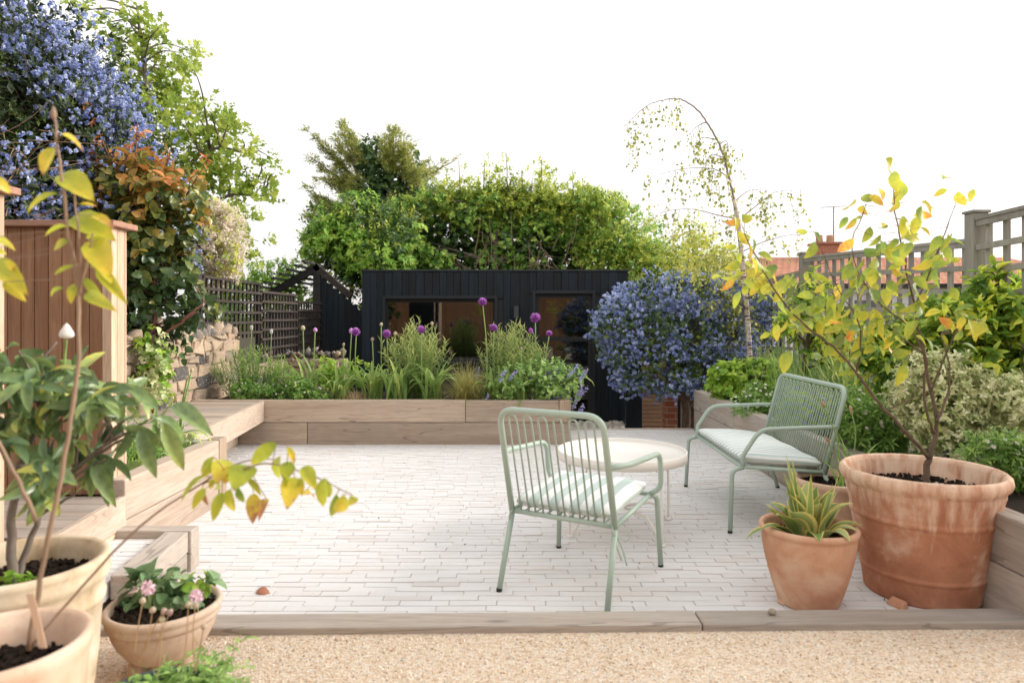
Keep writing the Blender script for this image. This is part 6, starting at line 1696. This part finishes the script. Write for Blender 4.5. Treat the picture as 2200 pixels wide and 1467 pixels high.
# ---- daisies in the low bowl
D13 = 2.29
e = plant('bellis_daisy', 'spoon-leaved plants with two pink pompom flowers in the low bowl', 'flowers', (BWC[0], BWC[1], .21))
cl = px_cl([(300, 1275, 24), (340, 1265, 26), (385, 1262, 26), (425, 1270, 24), (320, 1290, 22), (370, 1290, 22), (410, 1292, 18), (285, 1295, 16)], D13, 1.1)
foliage('leaves', M['lf_cycl'], e, cl, 40, 4, .03, .058, .78, 'oval', .4, up=.5, hang=.1)
foliage('leaves', M['lf_geran'], e, px_cl([(420, 1255, 16), (345, 1285, 20)], D13), 14, 4, .03, .04, .7, 'oval', .3, up=.5)
for (px, py) in ((318, 1262), (422, 1280)):
    h = at(px, py, D13 - .10); n = 150; nv = unit(np.array((.75, -.35, .55))); q = rdir(n); q = unit(q - .82 * (q @ nv)[:, None] * nv)
    MB().tube(smooth_path([h + (.01, .02, -.10), h + (.0, .01, -.05), h], 4), .0025, 6).build('stem', M['stem_green'], e)
    leaf_mesh('flower_head', M['fl_pink'], e, np.repeat(h[None], n, 0), q, rdir(n), rs.uniform(.018, .029, n), .3, 'simple')
# ---- ferny plant in the blue pot, with tall dead stalks
D14 = 1.72
e = plant('ferny_plant', 'ferny green plant with thin seed-head stalks in the dark blue pot', 'plant', (GPC[0], GPC[1], .24))
def ferny(px0, px1, py0, py1, n, seedy):
    A = np.stack((rs.uniform(at(px0, 0, D14)[0], at(px1, 0, D14)[0], n), D14 + .07 * rs.normal(size=n), np.full(n, .195)), 1)
    az = rs.random(n) * 6.28; ln = rs.uniform(.07, .17, n)
    e0 = rs.uniform(.5, 1.4, n)
    P, Dd, rn = [], [], []
    for i in range(n):
        for t in np.linspace(.25, 1, 9):
            ee = e0[i] - .7 * t * t; p = A[i] + ln[i] * t * np.array((math.cos(az[i]) * math.cos(ee), math.sin(az[i]) * math.cos(ee), math.sin(ee)))
            for s_ in (-1, 1):
                aa = az[i] + s_ * .95
                P.append(p); Dd.append((math.cos(aa), math.sin(aa), .35 * rs.normal())); rn.append(.3 + .5 * rs.random())
    leaf_mesh('fronds', M['lf_herb' if not seedy else 'lf_cat'], e, P, Dd, np.tile((0, 0, 1.), (len(P), 1)), .030, .40, 'simple', rn)
    B = A + np.stack((np.cos(az) * np.cos(e0 - .3) * ln, np.sin(az) * np.cos(e0 - .3) * ln, np.sin(e0 - .25) * ln), 1)
    sticks('frond_sprays', M['stem_green'], e, A, B, .0014, .0008)
ferny(270, 400, 1300, 1467, 34, False); ferny(380, 480, 1400, 1467, 34, True); ferny(330, 440, 1400, 1467, 20, False)
SS = [((290, 1400), (307, 1290)), ((315, 1400), (328, 1310)), ((300, 1420), (352, 1312)), ((330, 1440), (365, 1315)), ((395, 1430), (405, 1298)), ((418, 1440), (420, 1300)), ((420, 1440), (438, 1345)), ((340, 1450), (348, 1330))]
A = np.array([at(*a, D14 - .02) for a, b in SS]); B = np.array([at(*b, D14 - .02) for a, b in SS])
sticks('stalk_sprays', M['lf_straw'], e, A, B, .0018, .0014)
blobs('seed_heads', M['fl_bud'], e, B, B - A, .0075, 1.1, .12, ICO2)
SKYMIX, SKYSTR, SUNSTR, EXPO = .55, .15, 2.5, 0.5
# ================================================================== light, sky, camera
SUN_EL, SUN_AZ = 24.0, 78.0            # azimuth from +Y towards +X: low sun from the right
w = bpy.data.worlds.new('World'); SC.world = w; w.use_nodes = True
nt = w.node_tree; nt.nodes.clear()
sky = nt.nodes.new('ShaderNodeTexSky'); sky.sky_type = 'NISHITA'; sky.sun_disc = False
sky.sun_elevation = R(SUN_EL); sky.sun_rotation = R(SUN_AZ); sky.air_density = 1.0; sky.dust_density = 6.0; sky.ozone_density = 1.0
hs_ = nt.nodes.new('ShaderNodeHueSaturation'); hs_.inputs['Saturation'].default_value = .22
mx = nt.nodes.new('ShaderNodeMix'); mx.data_type = 'RGBA'; mx.inputs[0].default_value = SKYMIX; mx.inputs[7].default_value = (9.6, 9.45, 9.4, 1)   # thin high cloud evens the sky out to white
tc_ = nt.nodes.new('ShaderNodeTexCoord'); sx_ = nt.nodes.new('ShaderNodeSeparateXYZ'); rp_ = nt.nodes.new('ShaderNodeValToRGB')   # pale rose band low in the evening sky
rp_.color_ramp.elements[0].position = .0; rp_.color_ramp.elements[0].color = (.80, .77, .752, 1); rp_.color_ramp.elements[1].position = .42; rp_.color_ramp.elements[1].color = (1, 1, 1, 1)
md_ = rp_.color_ramp.elements.new(.16); md_.color = (.88, .868, .86, 1)
ml_ = nt.nodes.new('ShaderNodeMix'); ml_.data_type = 'RGBA'; ml_.blend_type = 'MULTIPLY'; ml_.inputs[0].default_value = 1
nt.links.new(tc_.outputs['Generated'], sx_.inputs[0]); nt.links.new(sx_.outputs[2], rp_.inputs[0])
bg_ = nt.nodes.new('ShaderNodeBackground'); bg_.inputs['Strength'].default_value = SKYSTR
ou = nt.nodes.new('ShaderNodeOutputWorld')
nt.links.new(sky.outputs[0], hs_.inputs['Color']); nt.links.new(hs_.outputs[0], mx.inputs[6]); nt.links.new(mx.outputs[2], ml_.inputs[6]); nt.links.new(rp_.outputs[0], ml_.inputs[7]); nt.links.new(ml_.outputs[2], bg_.inputs[0]); nt.links.new(bg_.outputs[0], ou.inputs[0])
sl_ = bpy.data.lights.new('sun', 'SUN'); sl_.energy = SUNSTR; sl_.angle = R(18); sl_.color = (1.0, .91, .82)
so_ = bpy.data.objects.new('sun', sl_); C.objects.link(so_)
dv = Vector((math.sin(R(SUN_AZ)) * math.cos(R(SUN_EL)), math.cos(R(SUN_AZ)) * math.cos(R(SUN_EL)), math.sin(R(SUN_EL))))
so_.rotation_euler = dv.to_track_quat('Z', 'Y').to_euler(); so_.location = (8, 2, 8)

cd = bpy.data.cameras.new('camera'); cam = bpy.data.objects.new('camera', cd); C.objects.link(cam)
cam.location = (0, 0, H); cam.rotation_euler = (R(90), 0, 0)
cd.sensor_width = 36; cd.lens = F / 2200 * 36; cd.shift_y = -(733.5 - CY) / 2200
cd.clip_start = .05; cd.clip_end = 2000
cd.dof.use_dof = True; cd.dof.focus_distance = 5.2; cd.dof.aperture_fstop = 2.6
SC.camera = cam
SC.view_settings.view_transform = 'Standard'; SC.view_settings.look = 'None'; SC.view_settings.exposure = EXPO; SC.view_settings.gamma = 1
SC.view_settings.use_curve_mapping = False
SC.cycles.use_denoising = True
SC.cycles.max_bounces = 8; SC.cycles.transparent_max_bounces = 8
